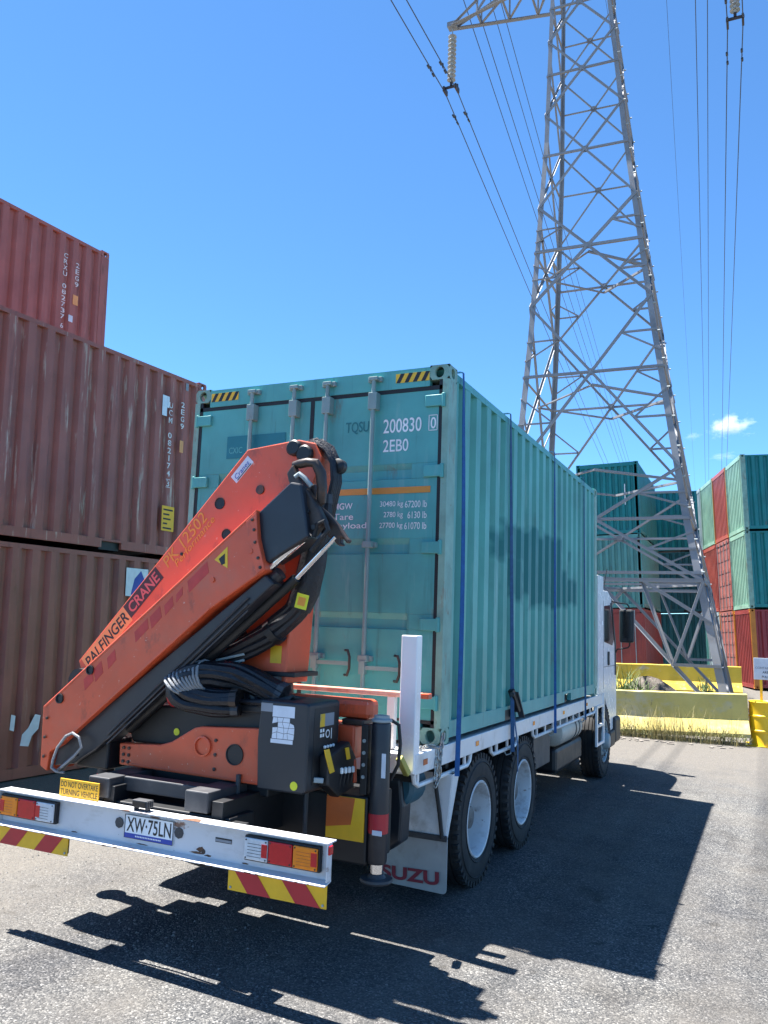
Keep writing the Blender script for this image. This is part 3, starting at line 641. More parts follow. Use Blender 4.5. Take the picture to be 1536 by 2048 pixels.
for yy, xs_, front_ in ((.975, (1.075, .765), 0), (2.31, (1.075, .765), 0), (6.77, (1.06,), 1)):
    for sx_ in (1, -1):
        for i, x in enumerate(xs_):
            zc = .553 if sx_ > 0 else .615
            flip = Matrix.Diagonal((sx_, 1, 1, 1)) if i == 0 else Matrix.Diagonal((-sx_, 1, 1, 1))
            w = ob('wheel', M_TYRE, tyre_m, truck, mw=Matrix.Translation((sx_*x, yy, zc)) @ Matrix.Rotation(random.random()*6, 4, 'X'))
            w2 = ob('rim', M_RF if front_ else M_RR, galv if front_ else rim_m, w, mw=flip)
            if not front_ and i == 0:
                hbm_ = MB(); hbm_.lathe([(-.090, .215), (-.096, .15), (-.094, .102), (-.05, .100), (.058, .088), (.066, .072), (.066, .001)], (0, 0, 0), 'x', 28)
                for k in range(10):
                    a = 2*math.pi*k/10; c0 = Vector((-.09, .165*math.cos(a), .165*math.sin(a))); hbm_.cyl(c0, c0+Vector((.045, 0, 0)), .019, 6)
                ob('hub', hbm_, hub_m, w, mw=flip)
            if front_ and i == 0:
                hb_ = MB()
                for k in range(8):
                    a = 2*math.pi*k/8+.2; hb_.disc((.118, .228*math.cos(a), .228*math.sin(a)), .024, XP, .02, 10)
                ob('hand_hole', hb_, blackp, w, mw=flip)  # dark discs on the rim face paint the shade of its openings
ax = MB()
for yy in (.975, 2.31): ax.cyl((-1.0, yy, .57), (1.0, yy, .57), .07, 14); ax.lathe([(-.17, .06), (-.12, .17), (0, .21), (.12, .17), (.17, .06)], (0, yy, .57), 'x', 20)
ax.cyl((-.95, 6.77, .57), (.95, 6.77, .57), .05, 12); ax.cyl((0, 1.0, .62), (0, 6.3, .80), .05, 12)
for sx_ in (-1, 1): ax.bar((sx_*.52, .6, .78), (sx_*.52, 2.7, .78), .09, .10)
tp('axle', ax, blackp, 0)
# mudguards, flaps
for sx_ in (1, -1):
    g = MB(); pl = [(.80, .545), (1.205, .545), (1.247, 1.02), (.80, 1.02)]
    g.prism([(sx_*a, z) for a, z in pl], 'y', .205, .217)
    g.add([(sx_*1.205, .217, .545), (sx_*1.247, .217, 1.02), (sx_*1.247, .36, 1.02), (sx_*1.205, .25, .545)], [(0, 1, 2, 3)])
    arch = [(.30+.0, 1.02), (.62, 1.085), (2.66, 1.085), (2.9, 1.02)]
    tp('mudguard', g, white_p, bevel=.003)
    fl = MB(); r_ = .03
    pts = [(.70, .555), (.70, .18)]+[(1.225-r_+r_*math.sin(a), .165+r_-r_*math.cos(a)) for a in [k*math.pi/8 for k in range(5)]]+[(1.226, .555)]
    fl.prism([(sx_*a, z) for a, z in pts], 'y', .188, .200)
    f_ = tp('mudflap', fl, mudflap_m, bevel=.003, label='dusty white mudflap with dark red lettering' if sx_ > 0 else None)
    tp('flap_clamp', MB().bb(sx_*.72, sx_*1.222, .178, .204, .535, .575), greybar, parent=f_)
    if sx_ > 0: lettering('ISUZU', isuzu_m, f_, (.655, .1865, .208), (1, 0, .06), ZP, .52, .098, bold=.035)
    tp('flap_stay', MB().tube([(sx_*1.13, .14, 1.06), (sx_*1.135, .15, .95), (sx_*1.165, .165, .75), (sx_*1.19, .17, .56)], .016, 8), rubber_black, 0)
# tanks and boxes under the tray
tk = tp('air_tank', MB().lathe([(4.20, .02), (4.215, .10), (4.25, .155), (4.32, .172), (5.32, .172), (5.39, .155), (5.42, .10), (5.43, .02)], (1.0, 0, .90), 'y', 24), tank_m, 0)
for y in (4.95, 5.15): tp('tank_band', MB().lathe([(y-.02, .170), (y-.02, .178), (y+.02, .178), (y+.02, .170)], (1.0, 0, .90), 'y', 24), greybar, 0, parent=tk)
tp('battery_box', MB().bb(.62, 1.10, 3.12, 3.85, .62, .98), greybar, .01)
tp('fuel_tank', MB().bb(.55, 1.08, 4.25, 5.75, .42, .72), blackp, .05)
tp('side_tank', MB().bb(-1.10, -.55, 3.3, 5.6, .45, .98), greybar, .06)
tp('hydraulic_tank', MB().bb(-.05, 1.085, -.90, -.52, .60, 1.02), blackp, .015)
tp('splash_shield', MB().prism([(.82, 1.05), (1.06, 1.05), (1.085, .86), (1.075, .62), (.98, .55), (.82, .50)], 'y', -.34, -.18), cabinet_m, .02)
tp('reel_cover', MB().lathe([(-.30, .02), (-.30, .13), (-.27, .155), (-.05, .155), (-.04, .02)], (.985, 0, .985), 'y', 22), blue_tool, 0)
rp = tp('rear_marker_plate', MB().bb(.795, 1.068, -.912, -.904, .745, 1.008), yellow_s, 0, label='square yellow reflective plate with an orange corner')
tp('plate_patch', MB().prism([(.797, 1.006), (1.000, 1.006), (.975, .842), (.797, .812)], 'y', -.915, -.9125), orange_s, 0, parent=rp)
# rear bumper
bu = MB(); bu.bb(-1.25, 1.25, -1.668, -1.660, .730, .928); bu.bb(-1.25, 1.25, -1.715, -1.615, .928, .937)
bu.add([(-1.25, -1.668, .735), (1.25, -1.668, .735), (1.25, -1.735, .722), (-1.25, -1.735, .722), (-1.25, -1.668, .727), (1.25, -1.668, .727), (1.25, -1.735, .715), (-1.25, -1.735, .715)], [(0, 1, 2, 3), (4, 7, 6, 5), (3, 2, 6, 7), (0, 3, 7, 4), (1, 5, 6, 2)])
bu.bb(-1.25, -1.243, -1.715, -1.66, .735, .928); bu.bb(1.243, 1.25, -1.715, -1.66, .735, .928)
bump_ = tp('bumper', bu, bumper_m, .002, label='scuffed white steel bumper with rust spots')
for x in (-.55, .55): tp('bumper_arm', MB().bb(x-.05, x+.05, -1.658, -1.5, .74, .92), blackp, parent=bump_)
def lamp_cluster(x0, x1, order):
    h = tp('tail_lamp', MB().bb(x0, x1, -1.702, -1.669, .772, .908), blackp, .006)
    w = (x1-x0-.012)/3
    for k, mm in enumerate(order):
        a = x0+.006+k*w
        l = tp('lens', MB().bb(a+.003, a+w-.003, -1.716, -1.7025, .782, .898), mm, .005, parent=h)
        for sx__ in (a+.014, a+w-.014):
            for sz in (.792, .888): tp('screw', MB().disc((sx__, -1.717, sz), .005, YP, .003, 8), greybar if mm == lens_wht else blackp, 0, parent=h)
        if mm != lens_red:
            tp('lens_reflector', MB().bb(a+w*.74 if x0 > 0 else a+.004, a+w-.004 if x0 > 0 else a+w*.26, -1.7185, -1.7165, .805, .875), lens_red, 0, parent=h)
        if mm != lens_red:
            for kk in range(5): tp('lens_rib', MB().bb(a+w*.15, a+w*.72, -1.7172, -1.7162, .80+.017*kk, .8025+.017*kk), greybar if mm == lens_wht else orange_s, 0, parent=h)
    return h
lamp_cluster(.708, 1.196, (lens_wht, lens_red, lens_amb))['label'] = 'right tail lamp cluster in white red and amber'
lamp_cluster(-1.236, -.738, (lens_amb, lens_red, lens_wht))['label'] = 'left tail lamp cluster in amber red and white'
tp('marker_lamp', MB().bb(1.249, 1.262, -1.712, -1.672, .875, .922), lens_red, .005)
for x in (-.238, .222): 
    m_ = MB(); m_.lathe([(0, .033), (.004, .033), (.004, .001)], (x, -1.6695, .845), 'y', 8, -1); tp('bumper_hole_disc', m_, greybar, 0, parent=bump_)  # dark disc painted in place of a shaded hole in the bumper
tp('rust_hole', MB().disc((.405, -1.669, .765), .014, YP, .003, 12), brownsteel, 0, parent=bump_)
rustp = mat('bare rusty steel', (0.13, 0.06, 0.03), 0.85, var=0.4, vscale=30, wear=((0.05, 0.03, 0.02), 0.5, 0.65, 25.0))
rn_ = random.Random(4)
def rust_patch(cx, cz, rx, rz, y=-1.6686):
    pts = [(cx+rx*rn_.uniform(.55, 1.1)*math.cos(R(a)), cz+rz*rn_.uniform(.5, 1.1)*math.sin(R(a))) for a in range(0, 360, 24)]
    tp('rust_patch', MB().prism(pts, 'y', y-.0006, y), rustp, 0, parent=bump_)
for a in ((.385, .775, .035, .018), (.36, .752, .06, .008), (.44, .748, .03, .007), (.30, .924, .05, .004), (-.60, .742, .03, .005), (1.10, .921, .10, .005), (.86, .921, .09, .005), (-.05, .742, .05, .004), (.70, .742, .03, .005)): rust_patch(*a)
tp('rust_patch', MB().prism([(.27, -1.716), (.40, -1.716), (.385, -1.68), (.36, -1.655), (.31, -1.66), (.285, -1.69)], 'z', .9372, .9380), rustp, 0, parent=bump_)
for k in range(14):
    xx = rn_.uniform(-1.2, 1.22); tp('rust_patch', MB().bb(xx, xx+rn_.uniform(.008, .05), -1.7358, -1.7352, .7155, .7155+rn_.uniform(.003, .0065)), rustp, 0, parent=bump_)
tp('lamp_cable', MB().tube([(.72, -1.66, .80), (.60, -1.63, .70), (.35, -1.62, .67), (.0, -1.60, .70), (-.4, -1.62, .68), (-.74, -1.65, .79)], .008, 6), rubber_black, 0, parent=bump_)
np_ = tp('number_plate', MB().bb(-.188, .184, -1.677, -1.671, .768, .905), plate_m, .003, label='white number plate with a blue lower band')
tp('plate_band', MB().bb(-.185, .181, -1.6785, -1.6772, .770, .797), blue_m, 0, parent=np_)
lettering('XW\u00b775LN', blackt, np_, (-.172, -1.6782, .806), XP, ZP, .34, .085, bold=.012)
pb = MB()
for a, bb, c_, d_ in ((-.188, .184, .902, .905), (-.188, .184, .768, .770), (-.188, -.185, .768, .905), (.181, .184, .768, .905)): pb.bb(a, bb, -1.6795, -1.6772, c_, d_)
tp('plate_border', pb, blackt, 0, parent=np_)
dash = MB()
for k in range(16): dash.bb(-.10+k*.0125, -.092+k*.0125, -1.6792, -1.6786, .780, .788)
tp('plate_small_print', dash, whitet, 0, parent=np_)
flat('maker_label', bump_, blackt, (.485, -1.669, .832), XP, ZP, .115, .026, .001); flat('maker_label', bump_, grey_st, (.487, -1.6705, .836), XP, ZP, .111, .014, .0008)
for sx_, x0 in ((1, .612), (-1, -1.247)):
    w_ = .635; pl = tp('chevron_plate', MB().bb(x0, x0+w_, -1.703, -1.697, .598, .722), yellow_s, 0, label=('right' if sx_ > 0 else 'left')+' red and yellow chevron plate hung under the bumper')
    for a0, a1, b0, b1 in ((.03, .18, .135, .285), (.34, .49, .445, .60)):
        q = [(a0, .7215), (a1, .7215), (b1, .5985), (b0, .5985)]
        q = [(x0+(p if sx_ > 0 else w_-p), z) for p, z in q]; tp('red_stripe', MB().prism(q, 'y', -1.7055, -1.7035), red_s, 0, parent=pl)
    for x in (x0+.02, x0+w_-.02):
        for z in (.615,): tp('bolt', MB().disc((x, -1.706, z), .007, YP, .005, 8), galv, 0, parent=pl)
    tp('plate_bracket', MB().bb(x0+.01, x0+w_-.01, -1.695, -1.680, .61, .728), blackp, 0, parent=pl)
sn = tp('warning_sign', MB().bb(-.785, -.452, -1.642, -1.634, .938, 1.048), yel_sign, .002, label='yellow do not overtake turning vehicle sign on the bumper')
lettering('DO NOT OVERTAKE', blackt, sn, (-.775, -1.6425, .998), XP, ZP, .315, .036, bold=.01); lettering('TURNING VEHICLE', blackt, sn, (-.775, -1.6425, .950), XP, ZP, .315, .036, bold=.01)
tl = MB(); tl.bb(-.125, -.012, -1.70, -1.635, .958, 1.000); tl.bb(-.118, -.108, -1.69, -1.65, .937, .96); tl.bb(-.03, -.02, -1.69, -1.65, .937, .96)
for k in range(4): tl.bb(-.012, -.006, -1.698+k*.016, -1.690+k*.016, .962, .996)
rl = tp('reversing_lamp', tl, greybar, .004); tp('lamp_glass', MB().bb(-.118, -.02, -1.704, -1.7005, .963, .994), glass, 0, parent=rl)
# tow frame on the chassis end
fr = MB(); fr.bb(-.585, -.412, -1.60, -1.02, .955, 1.078); fr.bb(.190, .362, -1.60, -1.02, .955, 1.078); fr.bb(-.410, .188, -1.47, -1.36, .985, 1.075)
tp('tow_frame', fr, greybar, .008, label='dusty dark steel frame on the chassis end')
fr = MB(); fr.bb(-.50, .50, -1.56, -1.30, .66, .94); fr.bb(-.62, -.48, -1.4, -.6, .70, .95)
tp('chassis_end', fr, blackp, .01)
for x, y in ((.36, -1.29), (.72, -1.05)): tp('hydraulic_pipe', MB().cyl((x, y, .68), (x, y, 1.14), .016, 8), greybar, 0)
# cab
cabp = [(6.46, 1.15), (6.46, 2.62), (6.60, 2.74), (7.35, 2.76), (7.62, 2.68), (8.02, 1.95), (8.10, 1.30), (8.10, .62), (7.46, .62)]
cabp += [(6.77+.66*math.cos(a), .58+.66*math.sin(a)) for a in [R(k) for k in (5, 25, 45, 65, 85, 105, 125)]]+[(6.46, 1.13)]
cab = tp('cab', MB().prism(cabp, 'x', -1.15, 1.15), white_clean, .03)
tp('side_window', MB().prism([(7.02, 1.98), (7.02, 2.52), (7.50, 2.55), (7.88, 2.02), (7.70, 1.92)], 'x', 1.150, 1.156), glass, 0, parent=cab)
tp('quarter_window', MB().prism([(6.62, 2.05), (6.62, 2.52), (6.90, 2.52), (6.90, 2.02)], 'x', 1.150, 1.155), glass, 0, parent=cab)
tp('door_pillar', MB().prism([(7.55, 2.58), (7.66, 2.60), (8.03, 1.95), (8.03, 1.45), (7.95, 1.45), (7.95, 1.92)], 'x', 1.150, 1.162), blackp, 0, parent=cab)
tp('windscreen', MB().prism([(7.66, 2.60), (7.675, 2.605), (8.035, 1.96), (8.02, 1.955)], 'x', -1.02, 1.02), glass, 0, parent=cab)
tp('rear_window', MB().bb(-.75, .75, 6.448, 6.462, 1.95, 2.45), glass, 0, parent=cab)
tp('door_handle', MB().bb(1.150, 1.172, 7.30, 7.40, 1.62, 1.83), blackp, .02, parent=cab)
ds = MB(); ds.bb(1.1502, 1.153, 6.96, 6.966, 1.28, 2.60); ds.bb(1.1502, 1.153, 6.97, 7.98, 1.60, 1.606); tp('door_seam', ds, blackp, 0, parent=cab)
tp('wheel_arch_trim', MB().tube([(1.10, 6.77+.62*math.cos(a), .58+.62*math.sin(a)) for a in [R(k) for k in range(0, 150, 12)]], .035, 8), tank_m, 0, parent=cab)
tp('front_bumper', MB().bb(-1.18, 1.20, 7.75, 8.22, .40, .80), blackp, .05, parent=cab)
tp('cab_step', MB().bb(.85, 1.19, 7.35, 7.75, .38, .62), blackp, .03, parent=cab)
tp('roof_visor', MB().prism([(7.40, 2.77), (7.75, 2.72), (7.75, 2.68), (7.40, 2.72)], 'x', -1.0, 1.0), blackp, 0, parent=cab)
for sx_ in (1, -1):
    mr = tp('mirror', MB().bb(sx_*1.235, sx_*1.462, 7.86, 7.98, 1.97, 2.50), rubber_black, .035, label='tall black wing mirror on the driver side' if sx_ > 0 else None)
    tp('mirror_glass', MB().bb(sx_*1.26, sx_*1.438, 7.8565, 7.8595, 2.00, 2.47), mirror_m, 0, parent=mr)
    tp('mirror_arm', MB().tube([(sx_*1.10, 7.72, 2.63), (sx_*1.22, 7.82, 2.60), (sx_*1.35, 7.92, 2.59), (sx_*1.38, 7.93, 2.55), (sx_*1.38, 7.93, 2.48)], .012, 8), rubber_black, 0, parent=mr)
    tp('mirror_arm', MB().tube([(sx_*1.14, 8.0, 1.78), (sx_*1.19, 7.98, 1.86), (sx_*1.36, 7.94, 1.89), (sx_*1.39, 7.93, 1.93), (sx_*1.39, 7.93, 1.99)], .012, 8), rubber_black, 0, parent=mr)
tp('aerial', MB().cyl((1.05, 7.45, 2.72), (1.12, 7.45, 3.12), .006, 6), rubber_black, 0)
tp('roof_horn', MB().bb(.92, 1.08, 7.12, 7.36, 2.765, 2.84), blackp, .02); tp('roof_bar', MB().tube([(1.08, 6.5, 2.82), (1.10, 6.9, 2.81), (1.10, 7.25, 2.75)], .02, 8), galv, 0)

# ------------------------------------------------------------------ straps and chain
def strap(y, y2, label, m, ratchet=None, bow=0.0, hw=.019):
    t = thing('cargo_strap', label, 'strap', (1.23, y, 1.05), 'blue straps over the teal container')
    path = [(-1.245, y, 1.05), (-1.245, y, 4.13), (-1.21, y, 4.156), (1.21, y, 4.156), (1.232, y, 4.15), (1.236, y, 4.05)]
    N = 10
    for k in range(1, N+1):
        s_ = k/N; path.append((1.234+bow*math.sin(math.pi*s_), y+(y2-y)*s_, 4.05-(4.05-1.0)*s_))
    q = MB(); vs = []
    for i_, p in enumerate(path):
        t_ = min(1, max(0, (i_-5)/10)); a_ = R(10)*min(1, t_*9)+t_*R(46)         # the webbing twists as it comes down
        wx, wy = math.sin(a_)*hw, math.cos(a_)*hw; ox = .003+.022*t_
        vs += [(p[0]-1.23-wx+ox, p[1]-y-wy, p[2]-1.05), (p[0]-1.23+wx+ox, p[1]-y+wy, p[2]-1.05)]
    q.add(vs, [(2*i, 2*i+1, 2*i+3, 2*i+2) for i in range(len(path)-1)])
    o = ob('webbing', q, m, t); so = o.modifiers.new('thick', 'SOLIDIFY'); so.thickness = .004; so.offset = 1
    hk = MB().tube([(.005, y2-y-.03, -.02), (.005, y2-y+.03, -.02), (.005, y2-y+.02, -.07), (-.03, y2-y, -.085), (-.05, y2-y, -.05)], .007, 6); ob('hook', hk, galv, t)
    if ratchet:
        z = ratchet-1.05; r = thing_part('ratchet', t); yy = (y2-y)*(4.05-ratchet)/3.05
        b_ = MB().bar((.02, yy-.02, z+.10), (.055, yy+.10, z-.10), .055, .045); ob('ratchet', b_, brownsteel, t, bevel=.006)
        ob('ratchet_handle', MB().bar((.05, yy+.02, z+.08), (.075, yy+.16, z-.16), .06, .015), greybar, t, bevel=.004)
        ob('spindle', MB().cyl((.035, yy-.05, z+.06), (.035, yy+.06, z+.06), .022, 10), greybar, t)
        ob('loose_tail', MB().add([(.03, yy+.0, z-.08), (.03, yy+.05, z-.08), (.05, yy+.10, z-.42), (.05, yy+.145, z-.42), (.035, yy+.17, z-.66), (.035, yy+.205, z-.66)], [(0, 1, 3, 2), (2, 3, 5, 4)]), strap_d, t)
    return t
def thing_part(*a): return None
strap(.275, .270, 'bright blue strap nearest the container doors', strap_m, None, .02)
strap(1.62, 1.76, 'faded blue strap with a steel ratchet near the rear wheels', strap_d, 1.46)
strap(3.40, 3.43, 'blue strap crossing the painted-over patch at mid container', strap_m, hw=.015)
strap(5.05, 5.08, 'thin blue strap nearest the truck cab', strap_d, hw=.012)
def chain(label, pts, n):
    t = thing('chain', label, 'chain', pts[0], 'steel chains at the tray corner')
    P = [Vector(p)-Vector(pts[0]) for p in pts]; seg = [(P[i+1]-P[i]).length for i in range(len(P)-1)]; tot = sum(seg)
    lk = MB(); lk.tube([(math.cos(a)*.010+(0), 0, math.sin(a)*.010+(.012 if math.sin(a) >= 0 else -.012)) for a in [R(k) for k in range(0, 360, 45)]], .0042, 6, closed=True); me = lk.mesh('link')
    for k in range(n):
        d = tot*(k+.5)/n; i = 0
        while i < len(seg)-1 and d > seg[i]: d -= seg[i]; i += 1
        p = P[i].lerp(P[i+1], d/seg[i]); dr = (P[i+1]-P[i]).normalized()
        ob('link', me, chain_m, t, mw=Matrix.Translation(p) @ dr.to_track_quat('Z', 'Y').to_matrix().to_4x4() @ Matrix.Rotation(R(90)*(k % 2)+.3, 4, 'Z') @ Matrix.Scale(1.25, 4))
chain('steel chain hanging down the rear corner of the tray', [(1.236, .02, 1.33), (1.240, -.02, 1.24), (1.246, -.06, 1.14), (1.240, -.05, 1.04), (1.236, -.12, .98)], 13)
chain('steel chain lying along the tray behind the container', [(1.10, -.36, 1.262), (1.16, -.25, 1.258), (1.19, -.12, 1.258), (1.232, -.08, 1.25), (1.238, -.11, 1.12), (1.238, -.13, 1.03)], 15)

# ------------------------------------------------------------------ loader crane
crane = thing('loader_crane', 'orange folded loader crane mounted behind the teal container', 'crane', (0, -1.0, 1.0))
IM = Matrix.Translation((0, 1.0, -1.0))
def kp(name, mb, m, bevel=0.006, parent=None, label=None):
    o = ob(name, mb, m, parent or crane, bevel=bevel)
    if parent is None: o.matrix_local = IM
    if label: o['label'] = label
    return o
def ktext(*a, **k):
    k2 = dict(k); o = lettering(*a, **k2); return o
ob_poly = [(-1.236, 1.457), (.464, 2.815), (.491, 2.631), (.558, 2.425), (.153, 2.171), (-1.038, 1.208), (-1.135, 1.154), (-1.150, 1.022), (-1.213, 1.049)]
outer = kp('outer_boom', MB().prism(ob_poly, 'y', -1.42, -1.16), orange, .008, label='faded orange outer boom with ghosted lettering')
for x, z, r_ in ((-1.08, 1.52, .034), (-.822, 1.73, .032)): kp('boom_hole_disc', MB().lathe([(0, r_), (.012, r_), (.012, r_*.75), (.004, r_*.7), (.004, .001)], (x, -1.42, z), 'y', 18, -1), blackp, 0, parent=outer)  # black discs stand in for the dark inside of holes in the boom
for x, z in ((.444, 2.545), (.16, 2.36)): kp('boom_bolt', MB().disc((x, -1.424, z), .018, YP, .012, 8), orange, 0, parent=outer)
dv = Vector((.781, 0, .624)); nv = Vector((-.624, 0, .781)); p0 = Vector((-.86, 0, 1.56))
for u0, u1, v0, v1 in ((.02, .12, .02, .10), (.13, .22, .015, .105), (.27, .36, .02, .10), (.56, .70, .03, .105), (.72, .83, .025, .11), (.86, .95, .03, .10), (.98, 1.05, .045, .10), (1.10, 1.30, .035, .115)):
    q = [p0+dv*a+nv*b_ for a, b_ in ((u0, v0), (u1, v0+.012), (u1+.03, v1), (u0+.03, v1-.01))]; kp('faded_letter', MB().prism([(v.x, v.z) for v in q], 'y', -1.4215, -1.4203), fade_red, 0, parent=outer)
kp('weld_strip', MB().bar((-1.02, -1.4215, 1.232), (.145, -1.4215, 2.176), .004, .016), orange, .002, parent=outer)
kp('weld_strip', MB().bar((-1.215, -1.4215, 1.455), (.44, -1.4215, 2.778), .004, .012), orange, .002, parent=outer)
kp('wear_pad', MB().prism([(.395, 2.735), (.470, 2.795), (.492, 2.62), (.555, 2.435), (.50, 2.40), (.43, 2.58)], 'y', -1.4255, -1.4205), orange, .003, parent=outer)
for k, (x, z) in enumerate(((.445, 2.745), (.463, 2.68), (.475, 2.60), (.505, 2.50), (.525, 2.44), (-1.18, 1.38), (-1.185, 1.25), (-1.18, 1.12))): kp('boom_bolt', MB().lathe([(0, .011), (.007, .011), (.009, .007), (.009, .001)], (x, -1.4255, z), 'y', 6, -1), brownsteel, 0, parent=outer)
wt = MB().prism([(.165, 2.49), (.262, 2.575), (.272, 2.435)], 'y', -1.4225, -1.4205); wl = kp('warning_label', wt, ylw, 0, parent=outer)
kp('label_print', MB().prism([(.20, 2.495), (.245, 2.53), (.25, 2.465), (.225, 2.455)], 'y', -1.4245, -1.4227), blackt, 0, parent=outer)
un = kp('boom_underside', MB().prism([(-1.10, 1.190), (.53, 2.400), (.60, 2.34), (-.76, 1.195), (-.95, 1.085), (-1.13, 1.055)], 'y', -1.375, -1.20), charcoal, .01)
kp('boom_cylinder', MB().cyl((-.98, -1.30, 1.140), (.60, -1.30, 2.415), .045, 18), charcoal, 0); kp('extension_rod', MB().cyl((.53, -1.335, 2.44), (.83, -1.335, 2.668), .026, 14), chrome, 0)
kp('boom_cylinder', MB().cyl((-.60, -1.24, 1.335), (.68, -1.24, 2.385), .034, 16), blackp, 0); kp('extension_rod', MB().cyl((.68, -1.24, 2.385), (.955, -1.24, 2.65), .018, 12), chrome, 0)
for k in range(3): kp('steel_pipe', MB().cyl((-.66, -1.38-.004*k, 1.245+.03*k), (.42, -1.38-.004*k, 2.17+.04*k), .006, 6), greybar, 0)
ex = kp('extension_boom', MB().prism([(.442, 2.785), (.690, 2.990), (.765, 2.975), (.839, 2.634), (.55, 2.470), (.462, 2.55)], 'y', -1.385, -1.195), charcoal, .012)
kp('boom_head', MB().prism([(.636, 3.015), (.622, 3.058), (.664, 3.116), (.723, 3.014), (.794, 2.93), (.865, 2.831), (.924, 2.734), (.873, 2.687), (.846, 2.65), (.795, 2.638), (.745, 2.683), (.704, 2.82)], 'y', -1.335, -1.265), brownsteel, .012)
for x, z in ((.74, 2.90), (.80, 2.80), (.85, 2.70)): kp('head_pin', MB().disc((x, -1.342, z), .016, YP, .02, 10), blackp, 0)
hk = kp('hook', MB().prism([(.735, 2.978), (.785, 2.999), (.818, 2.86), (.903, 2.793), (.971, 2.727), (1.030, 2.650), (1.058, 2.624), (1.037, 2.606), (1.010, 2.640), (.992, 2.642), (.996, 2.612), (1.012, 2.596), (.985, 2.590), (.902, 2.655), (.814, 2.785)], 'y', -1.25, -1.20), brownsteel, .014, label='oily steel load hook')
kp('shackle', MB().tube([(.65, -1.29, 3.118), (.70, -1.30, 3.120), (.76, -1.30, 3.128), (.812, -1.29, 3.122), (.842, -1.27, 3.06), (.850, -1.26, 2.97), (.842, -1.25, 2.88), (.80, -1.24, 2.84)], [.022, .030, .030, .034, .036, .034, .034, .02], 10), brownsteel, 0)
kp('shackle', MB().tube([(.80, -1.31, 2.97), (.76, -1.33, 3.02), (.72, -1.33, 3.05), (.69, -1.33, 3.03)], .016, 8), galv, 0)
kp('hose_end', MB().tube([(.84, -1.34, 2.55), (.90, -1.34, 2.62), (.955, -1.34, 2.68), (.93, -1.34, 2.74), (.87, -1.33, 2.72), (.845, -1.33, 2.64)], .017, 8), rubber_black, 0)
# inner (main) boom with its decals
S0 = Vector((-1.24, 0, 1.763)); du_ = Vector((.6765, 0, .7365)); vi = Vector((.7365, 0, -.6765))
mainb = kp('main_boom', MB().prism([(-1.24, 1.763), (.16, 3.287), (.57, 3.331), (.70, 3.300), (.755, 3.20), (.70, 3.02), (.301, 2.719), (-1.0, 1.585), (-1.16, 1.60)], 'y', -1.12, -.88), orange, .008, label='orange main boom carrying the maker decals')
def bq(u0, u1, v0, v1): return [((S0+du_*u+vi*v).x, (S0+du_*u+vi*v).z) for u, v in ((u0, v1), (u1, v1), (u1, v0), (u0, v0))]
def bdecal(name, u0, u1, v0, v1, m, y=-1.1215): return kp(name, MB().prism(bq(u0, u1, v0, v1), 'y', y, y+.0012), m, 0, parent=mainb)
def btext(txt, m, u, v, w, h, y=-1.1232, **k):
    o = S0+du_*u+vi*v; return lettering(txt, m, mainb, (o.x, y, o.z), tuple(du_), tuple(-vi), w, h, **k)
bdecal('decal', .03, .565, .012, .145, pale_or); bdecal('decal', .565, .965, .010, .125, dred_t)
btext('PALFINGER', blackt, .05, .120, .50, .085, shear=.12, bold=.012); btext('CRANE', pink_t, .595, .112, .345, .082, shear=.05, bold=.02)
btext('PK 12502', gold_t, 1.04, .105, .47, .085, shear=.1); btext('Performance', gold_t, 1.10, .160, .45, .05, shear=.2)
lb_ = bdecal('dealer_label', 1.845, 2.04, .035, .105, sticker); btext('Cranes', blue_m, 1.865, .088, .15, .035, -1.1236, shear=.2); bdecal('label_line', 1.865, 2.02, .094, .100, blackt, -1.1234)
for x, z, r_ in ((-.045, 2.912, .042), (.027, 2.692, .038)): kp('boom_hole', MB().lathe([(0, r_), (.006, r_), (.004, r_*.9), (.0015, r_*.88), (.0015, .001)], (x, -1.12, z), 'y', 20, -1), blackp, 0, parent=mainb)  # no recess cut: a black disc paints the shade inside each hole
kp('boom_bolt', MB().disc((.287, -1.124, 2.996), .032, YP, .014, 14), brownsteel, 0, parent=mainb); kp('boom_bolt', MB().disc((-.347, -1.123, 2.558), .012, YP, .01, 8), blackp, 0, parent=mainb)
for x, z, r_ in ((.55, 3.27, .055), (.635, 3.225, .060)): kp('pivot_pin', MB().lathe([(0, r_), (.03, r_), (.04, r_*.8), (.04, .001)], (x, -1.12, z), 'y', 20, -1), blackp, 0)
kp('pivot_pin', MB().lathe([(0, .05), (.05, .05), (.06, .035), (.06, .001)], (.84, -1.0, 3.15), 'y', 20, -1), blackp, 0)
kp('knuckle_joint', MB().cyl((-1.17, -1.18, 1.62), (-1.17, -.86, 1.62), .095, 20), blackp, 0)
for k, (dy, dz) in enumerate(((0, 0), (.02, .022), (.045, -.012), (.07, .012), (.09, .03))):
    kp('hydraulic_hose', MB().tube([(.56, -1.08+dy, 3.20), (.591, -1.09+dy, 3.29+dz), (.681, -1.09+dy, 3.31+dz), (.768, -1.09+dy, 3.255+dz), (.822, -1.09+dy, 3.164+dz*.6), (.835, -1.09+dy, 3.045), (.80, -1.08+dy, 2.90), (.74, -1.05+dy, 2.66)], .018, 8), hose_m, 0)
